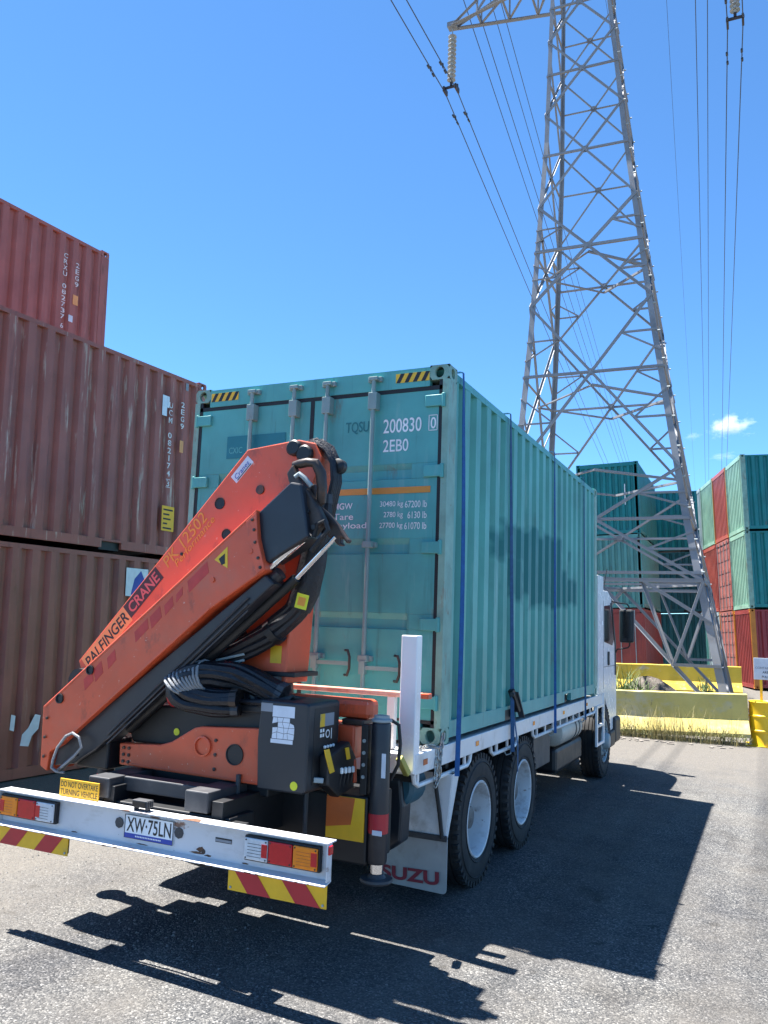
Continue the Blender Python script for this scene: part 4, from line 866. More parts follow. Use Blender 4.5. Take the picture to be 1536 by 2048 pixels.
# column and slewing base
col = kp('column', MB().prism([(-.25, 1.70), (-.22, 1.95), (.40, 2.72), (.56, 3.26), (.70, 3.22), (.62, 2.75), (.53, 2.35), (.50, 1.70)], 'y', -1.02, -.72), orange, .012)
kp('column_label', MB().bb(.375, .462, -1.0225, -1.0205, 1.83, 1.945), ylw, 0, parent=col)
kp('slew_turret', MB().lathe([(1.46, .30), (1.56, .30), (1.58, .26), (1.70, .25), (1.72, .30), (1.745, .30), (1.745, .001)], (.20, -.90, 0), 'z', 28), charcoal, 0)
kp('column_edge', MB().bb(-.02, .58, -1.04, -.72, 1.745, 1.775), blackp, .004)
def bundle(path, rad, strands, r, seed, twist=1.0, name='hydraulic_hose', m=None):
    """several hoses laid side by side round a common path, each a part of its own"""
    rn = random.Random(seed); P = [Vector(p) for p in path]; Q = []
    for i in range(len(P)-1):
        for k in range(4): Q.append(P[i].lerp(P[i+1], k/4))
    Q.append(P[-1])
    for _ in range(2): Q = [Q[0]]+[(Q[i-1]+Q[i]*2+Q[i+1])/4 for i in range(1, len(Q)-1)]+[Q[-1]]
    for j in range(strands):
        ph = 2*math.pi*j/strands+rn.uniform(-.3, .3); pts = []
        for i, p in enumerate(Q):
            t = (Q[min(i+1, len(Q)-1)]-Q[max(i-1, 0)]).normalized(); u = t.cross(Vector((0, 1, 0))).normalized(); w = t.cross(u)
            aa = ph+twist*i/len(Q)*2; rr_ = rad*(1+.12*math.sin(i*.7+j)); pts.append(p+(u*math.cos(aa)+w*math.sin(aa))*rr_)
        h = kp(name, MB().tube(pts, r*rn.uniform(.85, 1.15), 8), m or hose_m, 0)
        for e, d in ((0, 1), (-1, -2)): kp('hose_fitting', MB().cyl(pts[e], pts[d], r*1.15, 8), brownsteel if rn.random() < .5 else greybar, 0, parent=h)
bundle([(.74, -1.08, 2.95), (.735, -1.08, 2.70), (.70, -1.08, 2.48), (.645, -1.08, 2.28), (.58, -1.08, 2.16), (.43, -1.09, 2.03), (.20, -1.10, 1.905), (-.02, -1.12, 1.80)], .052, 7, .034, 5, 1.2)
kp('hose_sleeve', MB().tube([(.725, -1.08, 2.66), (.70, -1.08, 2.48), (.66, -1.08, 2.31), (.61, -1.08, 2.20)], [.085, .092, .095, .088], 14), hose_m, 0, label='black sleeve round the hose bundle beside the column')
kp('hose_clamp', MB().tube([(.46, -1.09, 2.055), (.42, -1.09, 2.025)], .092, 14), blackp, 0)
kp('sleeve_bracket', MB().prism([(.05, 1.92), (.10, 2.12), (.15, 2.06), (.22, 1.98)], 'y', -1.10, -1.02), blackp, .01)
kp('hose_tag', MB().box((.695, -1.182, 2.24), (.088, .004, .095), Matrix.Rotation(R(12), 3, 'Y')), lime, 0)
kp('tag_print', MB().box((.695, -1.1845, 2.24), (.055, .002, .055), Matrix.Rotation(R(12), 3, 'Y')), gold_t, 0)
bundle([(.30, -1.24, 1.585), (.12, -1.30, 1.57), (-.02, -1.34, 1.585), (-.105, -1.36, 1.635), (-.075, -1.36, 1.70), (.01, -1.33, 1.735), (.10, -1.27, 1.755), (.22, -1.18, 1.745), (.38, -1.13, 1.69), (.55, -1.1, 1.62)], .055, 8, .034, 8, .8)
for k in range(9):
    s_ = k/8; c_ = Vector((-.105+.17*s_, -1.36+.06*s_, 1.665+.115*s_-.038*s_*s_)); dr = Vector((.6+.3*s_, 0, .9-.7*s_)).normalized(); u_ = Vector((0, 1, 0)); w_ = dr.cross(u_)
    kp('cord_turn', MB().tube([c_+(u_*math.cos(a)+w_*math.sin(a))*.099 for a in [R(j) for j in range(0, 360, 30)]], .010, 6, closed=True), cord_m, 0)
kp('hose_collar', MB().lathe([(-.03, .085), (-.02, .095), (.02, .095), (.03, .085)], (-.235, -1.2, 1.60), 'x', 18), red_s, 0)
for k in range(2): kp('steel_pipe', MB().cyl((.06, -1.19, 1.835-.045*k), (.26, -1.16, 1.885-.04*k), .009, 8), galv, 0)
for k in range(7):
    kp('hydraulic_hose', MB().tube([(.05+.07*k, -1.12, 1.66), (.10+.08*k, -1.20, 1.60-.01*k), (.30+.05*k, -1.22, 1.585), (.55+.02*k, -1.2, 1.60+.006*k), (.66, -1.15+.03*k, 1.60)], .014, 8), hose_m, 0)
kp('slew_housing', MB().prism([(-.60, 1.24), (-.63, 1.30), (-.55, 1.505), (.56, 1.55), (.56, 1.24)], 'y', -1.20, -.66), blackp, .02)
kp('dot_label', MB().disc((-.22, -1.2035, 1.345), .024, YP, .003, 16), lime, 0)
kp('valve_block', MB().bb(.02, .50, -1.21, -1.02, 1.515, 1.565), blackp, .01); kp('valve_tag', MB().bb(.215, .262, -1.213, -1.211, 1.525, 1.56), sticker, 0)
for k in range(5): kp('valve', MB().cyl((.06+.08*k, -1.17, 1.56), (.06+.08*k, -1.17, 1.60), .018, 8), (galv, red_s, galv, brownsteel, galv)[k], 0)
brk = kp('base_bridge', MB().prism([(-.635, 1.10), (-.645, 1.242), (-.294, 1.262), (-.20, 1.29), (-.02, 1.395), (.03, 1.408), (.58, 1.438), (.58, 1.085)], 'y', -1.275, -1.215), orange, .008, label='orange base bridge plate with two round holes')
kp('bridge_boss', MB().lathe([(0, .066), (.016, .066), (.018, .060), (.018, .054), (.002, .052), (.002, .001)], (.06, -1.275, 1.285), 'y', 26, -1), orange, 0, parent=brk)
kp('bridge_hole', MB().lathe([(0, .066), (.008, .066), (.008, .060), (.0015, .058), (.0015, .001)], (.311, -1.275, 1.255), 'y', 26, -1), blackp, 0, parent=brk)  # plate is not cut through; black disc gives the hole its dark inside
for k in range(6): kp('bridge_bolt', MB().lathe([(0, .012), (.008, .012), (.010, .008), (.010, .001)], (-.60+.045*(k % 2), -1.275, 1.125+.045*(k//2)) if k < 6 else (0, 0, 0), 'y', 6, -1), brownsteel, 0, parent=brk)
for k in range(3): kp('bridge_bolt', MB().lathe([(0, .012), (.008, .012), (.010, .008), (.010, .001)], (.16+.0*k, -1.275, 1.15+.09*k), 'y', 6, -1), brownsteel, 0, parent=brk)
kp('weld_strip', MB().bar((-.625, -1.2765, 1.115), (.57, -1.2765, 1.100), .004, .012), orange, .002, parent=brk)
kp('sub_frame', MB().bb(-.52, .52, -1.19, -.60, 1.00, 1.22), blackp, .01)
kp('left_end_box', MB().bb(-.98, -.70, -1.32, -1.08, 1.06, 1.26), blackp, .015)
# control cabinet
cb = kp('control_cabinet', MB().prism([(.538, 1.620), (.872, 1.618), (.885, 1.60), (.882, 1.10), (.865, 1.082), (.538, 1.082), (.522, 1.38)], 'y', -1.35, -.95), cabinet_m, .02, label='dark control cabinet with cracked white sticker')
kp('lever_console', MB().prism([(-1.20, 1.12), (-1.20, 1.30), (-.93, 1.36), (-.82, 1.24), (-.84, 1.06), (-1.05, 1.03)], 'x', .883, .955), blackp, .012, parent=cb)
kp('cabinet_panel', MB().bb(.8835, .8865, -1.28, -.965, 1.13, 1.585), blackp, .003, parent=cb)
q = kp('load_label', MB().bb(.887, .889, -1.215, -1.035, 1.468, 1.546), grey_st, 0, parent=cb); kp('label_band', MB().bb(.8892, .890, -1.215, -1.155, 1.468, 1.546), ylw, 0, parent=cb)
mk = MB()
for yy in (-1.205, -1.175):
    for zz in (1.405, 1.435): mk.bb(.887, .889, yy, yy+.018, zz, zz+.02)
mk.lathe([(.887, .026), (.889, .026), (.889, .018)], (0, -1.11, 1.42), 'x', 16); mk.bb(.887, .889, -1.065, -1.058, 1.385, 1.45)
kp('panel_marks', mk, whitet, 0, parent=cb)
for k in range(4):
    yy = -1.165+.036*k; kp('lever_knob', MB().lathe([(0, .004), (.006, .010), (.014, .010), (.02, .004)], (.893, yy, 1.345), 'x', 8), whitet, 0, parent=cb)
    y2 = -1.04+.052*k; kp('lever_knob', MB().lathe([(-.004, .004), (0, .012), (.03, .012), (.036, .004)], (.962, y2, 1.175-.004*k), 'z', 8), whitet, 0, parent=cb)
    kp('lever', MB().cyl((.95, y2, 1.08), (.962, y2, 1.175-.004*k), .006, 6), blackp, 0, parent=cb)
kp('guard_strap', MB().prism([(-1.275, 1.345), (-1.215, 1.345), (-1.195, 1.305), (-1.135, 1.20), (-1.19, 1.195), (-1.255, 1.305)], 'x', .957, .963), ylw, 0, parent=cb, label='yellow S-shaped guard strap')
kp('guard_strap', MB().prism([(-1.00, 1.325), (-.955, 1.325), (-.925, 1.25), (-.97, 1.25)], 'x', .957, .963), ylw, 0, parent=cb)
kp('cabinet_lock', MB().bar((.884, -1.26, 1.16), (.93, -1.22, 1.155), .03, .03), galv, .004, parent=cb)
kp('info_sticker', MB().bb(.628, .786, -1.3525, -1.3512, 1.525, 1.592), sticker, 0, parent=cb); kp('info_sticker', MB().bb(.622, .780, -1.3525, -1.3512, 1.368, 1.392), sticker, 0, parent=cb); kp('info_sticker', MB().bb(.541, .626, -1.3525, -1.3512, 1.552, 1.603), grey_st, 0, parent=cb)
cks = MB(); rnd = random.Random(3); NX_, NZ_ = 4, 4
gp = [[(.630+.156*i/NX_+(rnd.uniform(-.010, .010) if 0 < i < NX_ else rnd.uniform(-.004, .004)), 1.394+.129*j/NZ_+(rnd.uniform(-.009, .009) if 0 < j < NZ_ else 0)) for j in range(NZ_+1)] for i in range(NX_+1)]
for i in range(NX_):
    for j in range(NZ_):
        if (i, j) in ((3, 3), (0, 2)): continue
        qd = [gp[i][j], gp[i+1][j], gp[i+1][j+1], gp[i][j+1]]; cx, cz = sum(p[0] for p in qd)/4, sum(p[1] for p in qd)/4
        cks.prism([(cx+(p[0]-cx)*.93, cz+(p[1]-cz)*.92) for p in qd], 'y', -1.3524, -1.3512)
kp('cracked_sticker', cks, sticker, 0, parent=cb)
kp('dot_label', MB().disc((.803, -1.3522, 1.128), .026, YP, .0025, 16), lime, 0, parent=cb)
# stabiliser beams and legs
sb = kp('stabiliser_beam', MB().bb(-1.05, 1.045, -.82, -.68, 1.488, 1.615), orange, .035)
kp('stabiliser_beam', MB().bb(-.95, .95, -.86, -.62, 1.235, 1.448), orange, .012)
kp('beam_plate', MB().prism([(.84, 1.09), (.86, 1.235), (.96, 1.235), (.97, 1.09)], 'y', -.86, -.83), orange, .006); kp('beam_pin', MB().disc((.915, -.865, 1.15), .022, YP, .02, 12), blackp, 0)
kp('beam_block', MB().bb(.84, 1.00, -.84, -.66, 1.448, 1.488), brownsteel, .01)
for sx_ in (1, -1):
    X = sx_*1.14
    lg = kp('stabiliser_leg', MB().lathe([(.62, .001), (.62, .058), (.64, .063), (1.47, .063), (1.485, .058), (1.485, .001)], (X, -.85, 0), 'z', 24), charcoal, 0, label='black stabiliser leg with red tape' if sx_ > 0 else None)
    kp('leg_cap', MB().lathe([(1.485, .052), (1.492, .068), (1.505, .068), (1.515, .05), (1.53, .05), (1.535, .001)], (X, -.85, 0), 'z', 24), galv, 0, parent=lg)
    kp('leg_tape', MB().lathe([(.805, .0640), (.805, .0650), (.925, .0650), (.925, .0640)], (X, -.85, 0), 'z', 24), red_s, 0, parent=lg)
    kp('leg_tape', MB().bb(X-.01*sx_, X+.055*sx_, -.917, -.911, .80, .83), sticker, 0, parent=lg)
    kp('leg_rod', MB().lathe([(.55, .042), (.62, .042)], (X, -.85, 0), 'z', 18), chrome, 0, parent=lg)
    kp('foot', MB().lathe([(.505, .001), (.505, .095), (.518, .106), (.532, .102), (.537, .06), (.56, .045)], (X, -.85, 0), 'z', 26), greybar, 0, parent=lg)
    pb_ = MB().bb(X-.125*sx_, X-.075*sx_, -.89, -.80, 1.03, 1.465); kp('leg_guide', pb_, blackp, .004, parent=lg)
    for k in range(4): kp('guide_bolt', MB().disc((X-.10*sx_, -.893, 1.14+.075*k), .012, YP, .008, 8), galv, 0, parent=lg)
    kp('leg_label', MB().bb(X+.035*sx_, X+.062*sx_, -.908, -.903, 1.15, 1.30), sticker, 0, parent=lg)
    kp('hydraulic_hose', MB().tube([(X+.04*sx_, -.80, 1.50), (X+.09*sx_, -.78, 1.47), (X+.10*sx_, -.77, 1.35), (X+.09*sx_, -.77, 1.22), (X+.04*sx_, -.77, 1.12)], .012, 8), rubber_black, 0, parent=lg)
kp('shutoff_valve', MB().bar((1.17, -.62, 1.24), (1.19, -.52, 1.12), .045, .045), brass_m, .008)
kp('lube_hose', MB().tube([(-.995, -1.44, 1.064), (-.884, -1.44, 1.150), (-.825, -1.44, 1.213), (-.855, -1.44, 1.277), (-.917, -1.44, 1.301), (-.974, -1.44, 1.276), (-1.043, -1.44, 1.193), (-1.075, -1.44, 1.106), (-1.082, -1.44, 1.055), (-1.047, -1.43, 1.032), (-.98, -1.42, 1.03)], .010, 8), cord_m, 0)
kp('hose_fitting', MB().cyl((-1.02, -1.43, 1.045), (-.87, -1.43, 1.165), .017, 10), greybar, 0)

# ------------------------------------------------------------------ pylon
TX, TY, TTH = -.289, 16.926, .027
TZ = [0, 5, 10, 16, 24, 34]; TWD = [2.922, 2.196, 1.667, 1.134, .659, .42]
def tw(z):
    for i in range(len(TZ)-1):
        if z <= TZ[i+1]: return TWD[i]+(TWD[i+1]-TWD[i])*(z-TZ[i])/(TZ[i+1]-TZ[i])
    return TWD[-1]
def taxis(z): return Vector((TX-.042*z, TY-.001*z, z))
ex_, ey_ = Vector((math.cos(TTH), math.sin(TTH), 0)), Vector((-math.sin(TTH), math.cos(TTH), 0))
def leg(k, z): w = tw(z); return taxis(z)+ex_*(k[0]*w)+ey_*(k[1]*w)
def T0(v): return v-Vector((TX, TY, 0))
pylon = thing('transmission_tower', 'tall galvanised steel lattice pylon behind the yellow barriers', 'pylon', (TX, TY, 0))
def angle_mesh():
    m = MB(); t = .12
    m.prism([(-.5, -.5), (.5, -.5), (.5, -.5+t), (-.5+t, -.5+t), (-.5+t, .5), (-.5, .5)], 'z', 0, 1); return m.mesh('brace')
M_ANG = angle_mesh()
def member(name, a, b_, w, m=tower_m, flip=1):
    a, b_ = T0(Vector(a)), T0(Vector(b_)); d = b_-a; Ln = d.length
    q = d.to_track_quat('Z', 'Y').to_matrix().to_4x4()
    return ob(name, M_ANG, m, pylon, mw=Matrix.Translation(a) @ q @ Matrix.Diagonal((w*flip, w, Ln, 1)))
K = {'A': (-1, -1), 'B': (-1, 1), 'C': (1, -1), 'D': (1, 1)}
for k, kk in K.items():
    m = MB(); prof = None; vs = []; zs = TZ
    for z in zs:
        p = T0(leg(kk, z)); w = .172-.0032*z; t = .03
        sx_, sy_ = -kk[0], -kk[1]      # flanges open towards the tower's inside
        for a, b_ in ((0, 0), (w, 0), (w, t), (t, t), (t, w), (0, w)): vs.append(p+ex_*(a*sx_)+ey_*(b_*sy_))
    n6 = 6; fs = [(i*6+j, i*6+(j+1) % 6, (i+1)*6+(j+1) % 6, (i+1)*6+j) for i in range(len(zs)-1) for j in range(6)]
    m.add(vs, fs+[tuple(range(6)), tuple(range(len(vs)-1, len(vs)-7, -1))]); ob('leg', m, tower_m, pylon)
FACES = [('A', 'C'), ('C', 'D'), ('D', 'B'), ('B', 'A')]
PZ = [3.40, 6.20, 10.90, 13.92, 16.88, 19.30, 21.40, 23.6, 26.0, 28.4, 31.0, 33.6]
for fa, fb in FACES:
    ka, kb = K[fa], K[fb]
    mid = lambda z, f=.5: leg(ka, z).lerp(leg(kb, z), f)
    # foot: K bracing up to the waist band
    for kk_, o, s_ in ((ka, kb, 1), (kb, ka, -1)):
        f = (lambda z, q, kk_=kk_, o=o: leg(kk_, z).lerp(leg(o, z), q))
        ft = leg(kk_, .05); tp_ = f(3.40, .5); nd = ft.lerp(tp_, .42)
        member('brace', ft, tp_, .085); member('brace', nd, leg(kk_, nd.z), .07); member('brace', nd, leg(kk_, 3.40), .07)
        member('brace', nd, f(3.40, .28), .07); member('brace', f(3.40, .28), leg(kk_, 2.4), .07)
    member('brace', leg(ka, 3.40), leg(kb, 3.40), .09); member('brace', leg(ka, 3.58), leg(kb, 3.58), .07)
    for i in range(len(PZ)-1):
        z0, z1 = PZ[i], PZ[i+1]; w = .072 if i < 3 else .055
        a0, a1, b0, b1 = leg(ka, z0), leg(ka, z1), leg(kb, z0), leg(kb, z1)
        member('brace', a0, b1, w); member('brace', b0, a1, w, flip=-1)
        wa, wb = tw(z0), tw(z1); s_ = wa/(wa+wb); zc = z0+(z1-z0)*s_; cx = mid(zc)
        member('brace', leg(ka, zc), leg(kb, zc), .055 if i > 2 else .07)
        if i in (0, 1, 2):
            for (p, q, kk_) in ((a0, b1, ka), (b0, a1, kb)):
                m1 = p.lerp(cx, .5); member('brace', m1, leg(kk_, m1.z), .05); member('brace', m1, leg(kk_, m1.z-(z1-z0)*.0+(zc-m1.z)*.55), .045)
            for (p, q, kk_) in ((a1, b0, ka), (b1, a0, kb)):
                m1 = p.lerp(cx, .5); member('brace', m1, leg(kk_, m1.z), .05); member('brace', m1, leg(kk_, m1.z-(m1.z-zc)*.55), .045)
        ob('gusset', MB().disc(T0(cx), .11, (ey_ if fa+fb in ('AC', 'DB') else ex_), .02, 6), tower_m, pylon)
for z in (3.45, 12.36, 8.5, 6.2):
    member('brace', leg(K['A'], z).lerp(leg(K['C'], z), .5), leg(K['B'], z).lerp(leg(K['A'], z), .5), .06); member('brace', leg(K['A'], z).lerp(leg(K['C'], z), .5), leg(K['C'], z).lerp(leg(K['D'], z), .5), .06)
    member('brace', leg(K['B'], z).lerp(leg(K['D'], z), .5), leg(K['B'], z).lerp(leg(K['A'], z), .5), .06); member('brace', leg(K['B'], z).lerp(leg(K['D'], z), .5), leg(K['C'], z).lerp(leg(K['D'], z), .5), .06)
# step bolts up the right-hand legs
for kk_ in ('C', 'D'):
    z = 3.6
    while z < 21.5:
        p = T0(leg(K[kk_], z)); o = ob('step_bolt', MB().cyl(p+ex_*0, p+ex_*.075, .022, 6), galv, pylon); z += .78
ARMS = [(21.5, 21.65, 23.6, 4.2, 4.2), (27.2, 27.3, 29.2, 4.2, 3.6), (31.4, 31.4, 33.0, 4.2, 2.3)]
def tip(s_, z, Lc): return taxis(z)+ex_*(s_*Lc)
for zt, zb_, zu, Ll, Lr in ARMS:
    for s_, Lc, (n1, n2) in ((-1, Ll, ('A', 'B')), (1, Lr, ('C', 'D'))):
        tp_ = tip(s_, zt, Lc); tp_a, tp_b = tp_-ey_*.09, tp_+ey_*.09
        a0, b0, a1, b1 = leg(K[n1], zb_), leg(K[n2], zb_), leg(K[n1], zu), leg(K[n2], zu)
        for p, q, w in ((a0, tp_a, .13), (b0, tp_b, .13), (a1, tp_a, .10), (b1, tp_b, .10)): member('cross_arm', p, q, w)
        for f0, f1 in ((.22, .22), (.48, .48), (.74, .74)):
            member('brace', a0.lerp(tp_a, f0), b0.lerp(tp_b, f1), .06); member('brace', a0.lerp(tp_a, f0), a1.lerp(tp_a, f0), .06); member('brace', b0.lerp(tp_b, f0), b1.lerp(tp_b, f0), .06)
        for f0, f1 in ((0, .22), (.22, .48), (.48, .74)):
            member('brace', a0.lerp(tp_a, f0), b0.lerp(tp_b, f1), .055); member('brace', a0.lerp(tp_a, f1), a1.lerp(tp_a, f0), .055); member('brace', b0.lerp(tp_b, f1), b1.lerp(tp_b, f0), .055)
        ob('tip_plate', MB().box(T0(tp_), (.30, .26, .16)), tower_m, pylon)
# insulator strings and twin conductors
disc_me = MB().lathe([(.075, .02), (.065, .055), (.03, .075), (.005, .135), (-.012, .140), (-.005, .11), (.0, .05), (-.06, .035), (-.075, .02)], (0, 0, 0), 'z', 16).mesh('disc')
DN = ['lower left arm', 'lower right arm', 'middle left arm', 'middle right arm', 'upper left arm', 'upper right arm']
def conductor(p, label, al_far, a_far, al_near, a_near, off, b_=1.4e-4, near=True, r=.016):
    """one wire: sagging span away from the pylon and the span back over the yard"""
    pts = []
    if near:
        for s_ in [60, 45, 34, 26, 20, 15, 11, 8, 6, 4, 2.5, 1.2]:
            pts.append(Vector((p.x+off-s_*math.sin(al_near), p.y-s_*math.cos(al_near), p.z+a_near*s_+2.0e-4*s_*s_)))
    pts.append(Vector((p.x+off, p.y, p.z)))
    for s_ in [1.2, 2.5, 5, 9, 14, 20, 28, 38, 50, 65, 85, 110, 140, 180, 230, 300]:
        pts.append(Vector((p.x+off+s_*math.sin(al_far), p.y+s_*math.cos(al_far), max(3.0, p.z+a_far*s_+b_*s_*s_))))
    m = MB().tube([v-p for v in pts], r, 5, caps=False); o = ob('power_line', m, wire_m); o.location = p
    return tag(o, label, 'power line', 'conductors of the pylon')
WF = {0: (-.080, -.045), 1: (-.052, -.045), 2: (-.082, -.050), 3: (-.062, -.050), 4: (-.084, -.055), 5: (-.06, -.055)}
i = 0
for zt, zb_, zu, Ll, Lr in ARMS:
    for s_, Lc in ((-1, Ll), (1, Lr)):
        if i == 5: break
        tp_ = tip(s_, zt, Lc); top = tp_-Vector((0, 0, .10)); Ls = 2.05
        st_ = thing('insulator_string', 'string of grey insulator discs under the '+DN[i]+' of the pylon', 'insulator', top, 'insulator strings of the pylon')
        ob('cap_rod', MB().cyl((0, 0, 0), (0, 0, -.22), .02, 8), galv, st_)
        for k in range(11): ob('disc', disc_me, porcelain, st_, mw=Matrix.Translation((0, 0, -.29-.152*k)))
        yk = MB().bb(-.24, .24, -.02, .02, -2.10, -2.02); yk.bb(-.04, .04, -.02, .02, -2.04, -1.88)
        for sx_ in (-1, 1): yk.bb(sx_*.20-.03, sx_*.20+.03, -.16, .16, -2.24, -2.08)
        ob('yoke', yk, brownsteel, st_)
        cp = top-Vector((0, 0, 2.22)); af, aa = WF[i]
        for sx_, wd in ((-1, 'left'), (1, 'right')):
            conductor(cp, wd+' wire of the twin conductors hung from the '+DN[i], af, aa, .0, .01, sx_*.20, near=True)
            if i in (0, 1):
                for sg_ in (-1, 1):
                    dl = thing('line_damper', 'weight damper on the '+wd+' wire '+('beyond' if sg_ > 0 else 'before')+' the '+DN[i], 'damper', cp+Vector((sx_*.20+(math.sin(af)*1.25 if sg_ > 0 else 0), sg_*1.25, -.045 if sg_ > 0 else .02)), 'line dampers')
                    ob('messenger', MB().cyl((0, -.20, -.09), (0, .20, -.09), .010, 6), greybar, dl); ob('clamp', MB().bb(-.015, .015, -.03, .03, -.10, .05), greybar, dl)
                    for s2 in (-1, 1): ob('weight', MB().cyl((0, s2*.14, -.09), (0, s2*.27, -.09), .034, 8), greybar, dl)
        i += 1
for s_, nm in ((1, 'right'), (-1, 'left')):
    conductor(taxis(33 if s_ > 0 else 34)+ex_*(2.4 if s_ > 0 else -.42), 'single thin earth wire from the '+nm+' of the pylon head', -.066, -.05, 0, .01, 0, r=.010)

# ------------------------------------------------------------------ barriers, drum and sign
def barrier(label, a, b_, h, m, zb_):
    a, b_ = Vector((a[0], a[1], zb_)), Vector((b_[0], b_[1], zb_)); d = (b_-a); Ln = d.length; yaw = math.atan2(d.y, d.x); s = h/.82
    prof = [(-.30, 0), (-.30, .075), (-.125, .33*s), (-.085, h-.015), (-.07, h), (.07, h), (.085, h-.015), (.125, .33*s), (.30, .075), (.30, 0)]
    q = MB(); N = 24; vs = []; rr = random.Random(len(label))
    for k in range(N+1):
        x = Ln*k/N
        for (y, z) in prof: vs.append((x, y+rr.uniform(-.004, .004), z+(rr.uniform(-.006, .004) if z > h-.02 else 0)))
    n_ = len(prof); q.add(vs, [(k*n_+j, k*n_+j+1, (k+1)*n_+j+1, (k+1)*n_+j) for k in range(N) for j in range(n_-1)]+[tuple(range(n_)), tuple(N*n_+j for j in range(n_-1, -1, -1))])
    o = ob('concrete_barrier', q, m, bevel=.012); o.location = a; o.rotation_euler = (0, -.02, yaw)
    return tag(o, label, 'barrier', 'yellow concrete barriers')
barrier('faded yellow concrete barrier nearest the truck, weeds along its foot', (-3.2, 11.55), (2.99, 12.68), .84, barrier_n, .03)
barrier('bright yellow concrete barrier beyond the pylon legs', (-4.0, 22.6), (2.60, 23.1), .86, barrier_m, .22)
dr = thing('steel_drum', 'yellow steel drum at the end of the near barrier', 'drum', (3.29, 12.78, -.01))
prof = [(0, .001), (0, .285), (.012, .298), (.03, .288), (.27, .288), (.285, .300), (.31, .300), (.325, .288), (.56, .288), (.575, .300), (.60, .300), (.615, .288), (.845, .288), (.862, .298), (.875, .290), (.862, .275), (.855, .27), (.855, .001)]
ob('drum_shell', MB().lathe(prof, (0, 0, 0), 'z', 40), drum_m, dr); ob('bung', MB().lathe([(.855, .04), (.872, .04), (.872, .001)], (-.14, -.10, 0), 'z', 14), drum_m, dr)
ob('base_plate', MB().bb(-.36, .36, -.33, .33, .0, .016), drum_m, dr)
ob('drum_clamp', MB().box((-.10, -.20, .885), (.16, .05, .03), Matrix.Rotation(.5, 3, 'Z')), drum_m, dr, bevel=.006)
sg = thing('notice_sign', 'white notice board on a yellow post standing on the drum', 'sign', (3.245, 12.70, .845))
ob('post', MB().bb(-.025, .025, -.025, .025, .0, .50), drum_m, sg); ob('board', MB().bb(-.13, .30, -.034, -.026, .45, .88), sticker, sg, bevel=.003)
for txt, z, x0, w in (('CONTAINERS', .66, -.10, .37), ('ARE', .575, .03, .11), ('FULL', .485, .02, .13)): lettering(txt, blackt if txt != 'CONTAINERS' else grey_st, sg, (x0, -.036, z), XP, ZP, w, .045, bold=.01)

# ------------------------------------------------------------------ rubble, weeds, chippings
def mound(label, cx, cy, rx, ry, h, m):
    q = MB(); N, Mr = 36, 14; vs = []; rr = random.Random(5)
    for j in range(Mr+1):
        t = j/Mr
        for k in range(N):
            a = 2*math.pi*k/N; rad = t*(1+.12*math.sin(3*a+1)+.08*math.sin(7*a))
            vs.append((cx+rx*rad*math.cos(a), cy+ry*rad*math.sin(a), ground_z(cx, cy+ry*rad*math.sin(a))-.03+h*(math.cos(min(1, t)*math.pi)*.5+.5)+rr.uniform(-.03, .03)*(1-t)))
    q.add(vs, [(j*N+k, j*N+(k+1) % N, (j+1)*N+(k+1) % N, (j+1)*N+k) for j in range(Mr) for k in range(N)], True)
    o = ob('soil_mound', q, m); return tag(o, label, 'mound')
soil = mat('grey brown soil', (0.10, 0.083, 0.068), 0.95, var=0.3, vscale=6, wear=((0.17, 0.155, 0.135), 0.56, 0.7, 25.0, 0.7), bump=((18, 18, 18), 0.8, 0.05))
mound('heap of grey soil between the two yellow barriers', .42, 17.4, 1.5, 1.3, .90, soil)
mound('low soil spill beside the right pylon leg', 2.0, 16.4, .95, .9, .72, soil)
def leafmat(name, c):
    m = mat(name, c, .7, var=.35, vscale=3); b_ = [x for x in m.node_tree.nodes if x.type == 'BSDF_PRINCIPLED'][0]; b_.inputs['Subsurface Weight'].default_value = 0.0; return m
dry = leafmat('dry grass', (0.30, 0.25, 0.10)); green = leafmat('weed leaf', (0.10, 0.15, 0.04))
def blades(q, x, y, z, h, lean, w, rr, n=3):
    a = rr.uniform(0, 2*math.pi); dx, dy = math.cos(a), math.sin(a); px, py = -dy*w, dx*w; vs = []
    for k in range(n+1):
        t = k/n; o = lean*t*t*h; vs += [(x+dx*o-px*(1-t*.9), y+dy*o-py*(1-t*.9), z+h*t*(1-.15*lean*t)), (x+dx*o+px*(1-t*.9), y+dy*o+py*(1-t*.9), z+h*t*(1-.15*lean*t))]
    q.add(vs, [(2*k, 2*k+1, 2*k+3, 2*k+2) for k in range(n)])
rr = random.Random(11); q = MB(); CL_ = [rr.uniform(-.2, 2.95) for _ in range(15)]
for k in range(950):
    x = rr.choice(CL_)+rr.gauss(0, .12) if rr.random() < .75 else rr.uniform(-.3, 3.0); x = max(-.3, min(2.97, x)); y = 11.55+(x+3.2)*.1826-.33-abs(rr.gauss(0, .10)); hh = rr.uniform(.08, .30) if rr.random() < .55 else rr.uniform(.32, .80)
    blades(q, x, y, ground_z(x, y)-.01, hh, rr.uniform(.05, .6), rr.uniform(.003, .006), rr)
wd = ob('roadside_weeds', q, dry); tag(wd, 'dry weeds and grass along the foot of the near barrier', 'weeds', kind='stuff')
q = MB()
for k in range(150):
    x = rr.uniform(-.3, 3.0); y = 11.55+(x+3.2)*.1826-.34-abs(rr.gauss(0, .05)); h0 = rr.uniform(.2, .6)
    for j in range(6):
        z = h0*(.3+.7*j/6); blades(q, x+rr.uniform(-.04, .04), y+rr.uniform(-.04, .04), ground_z(x, y)+z*.6, .09, 1.0, .008, rr, 2)
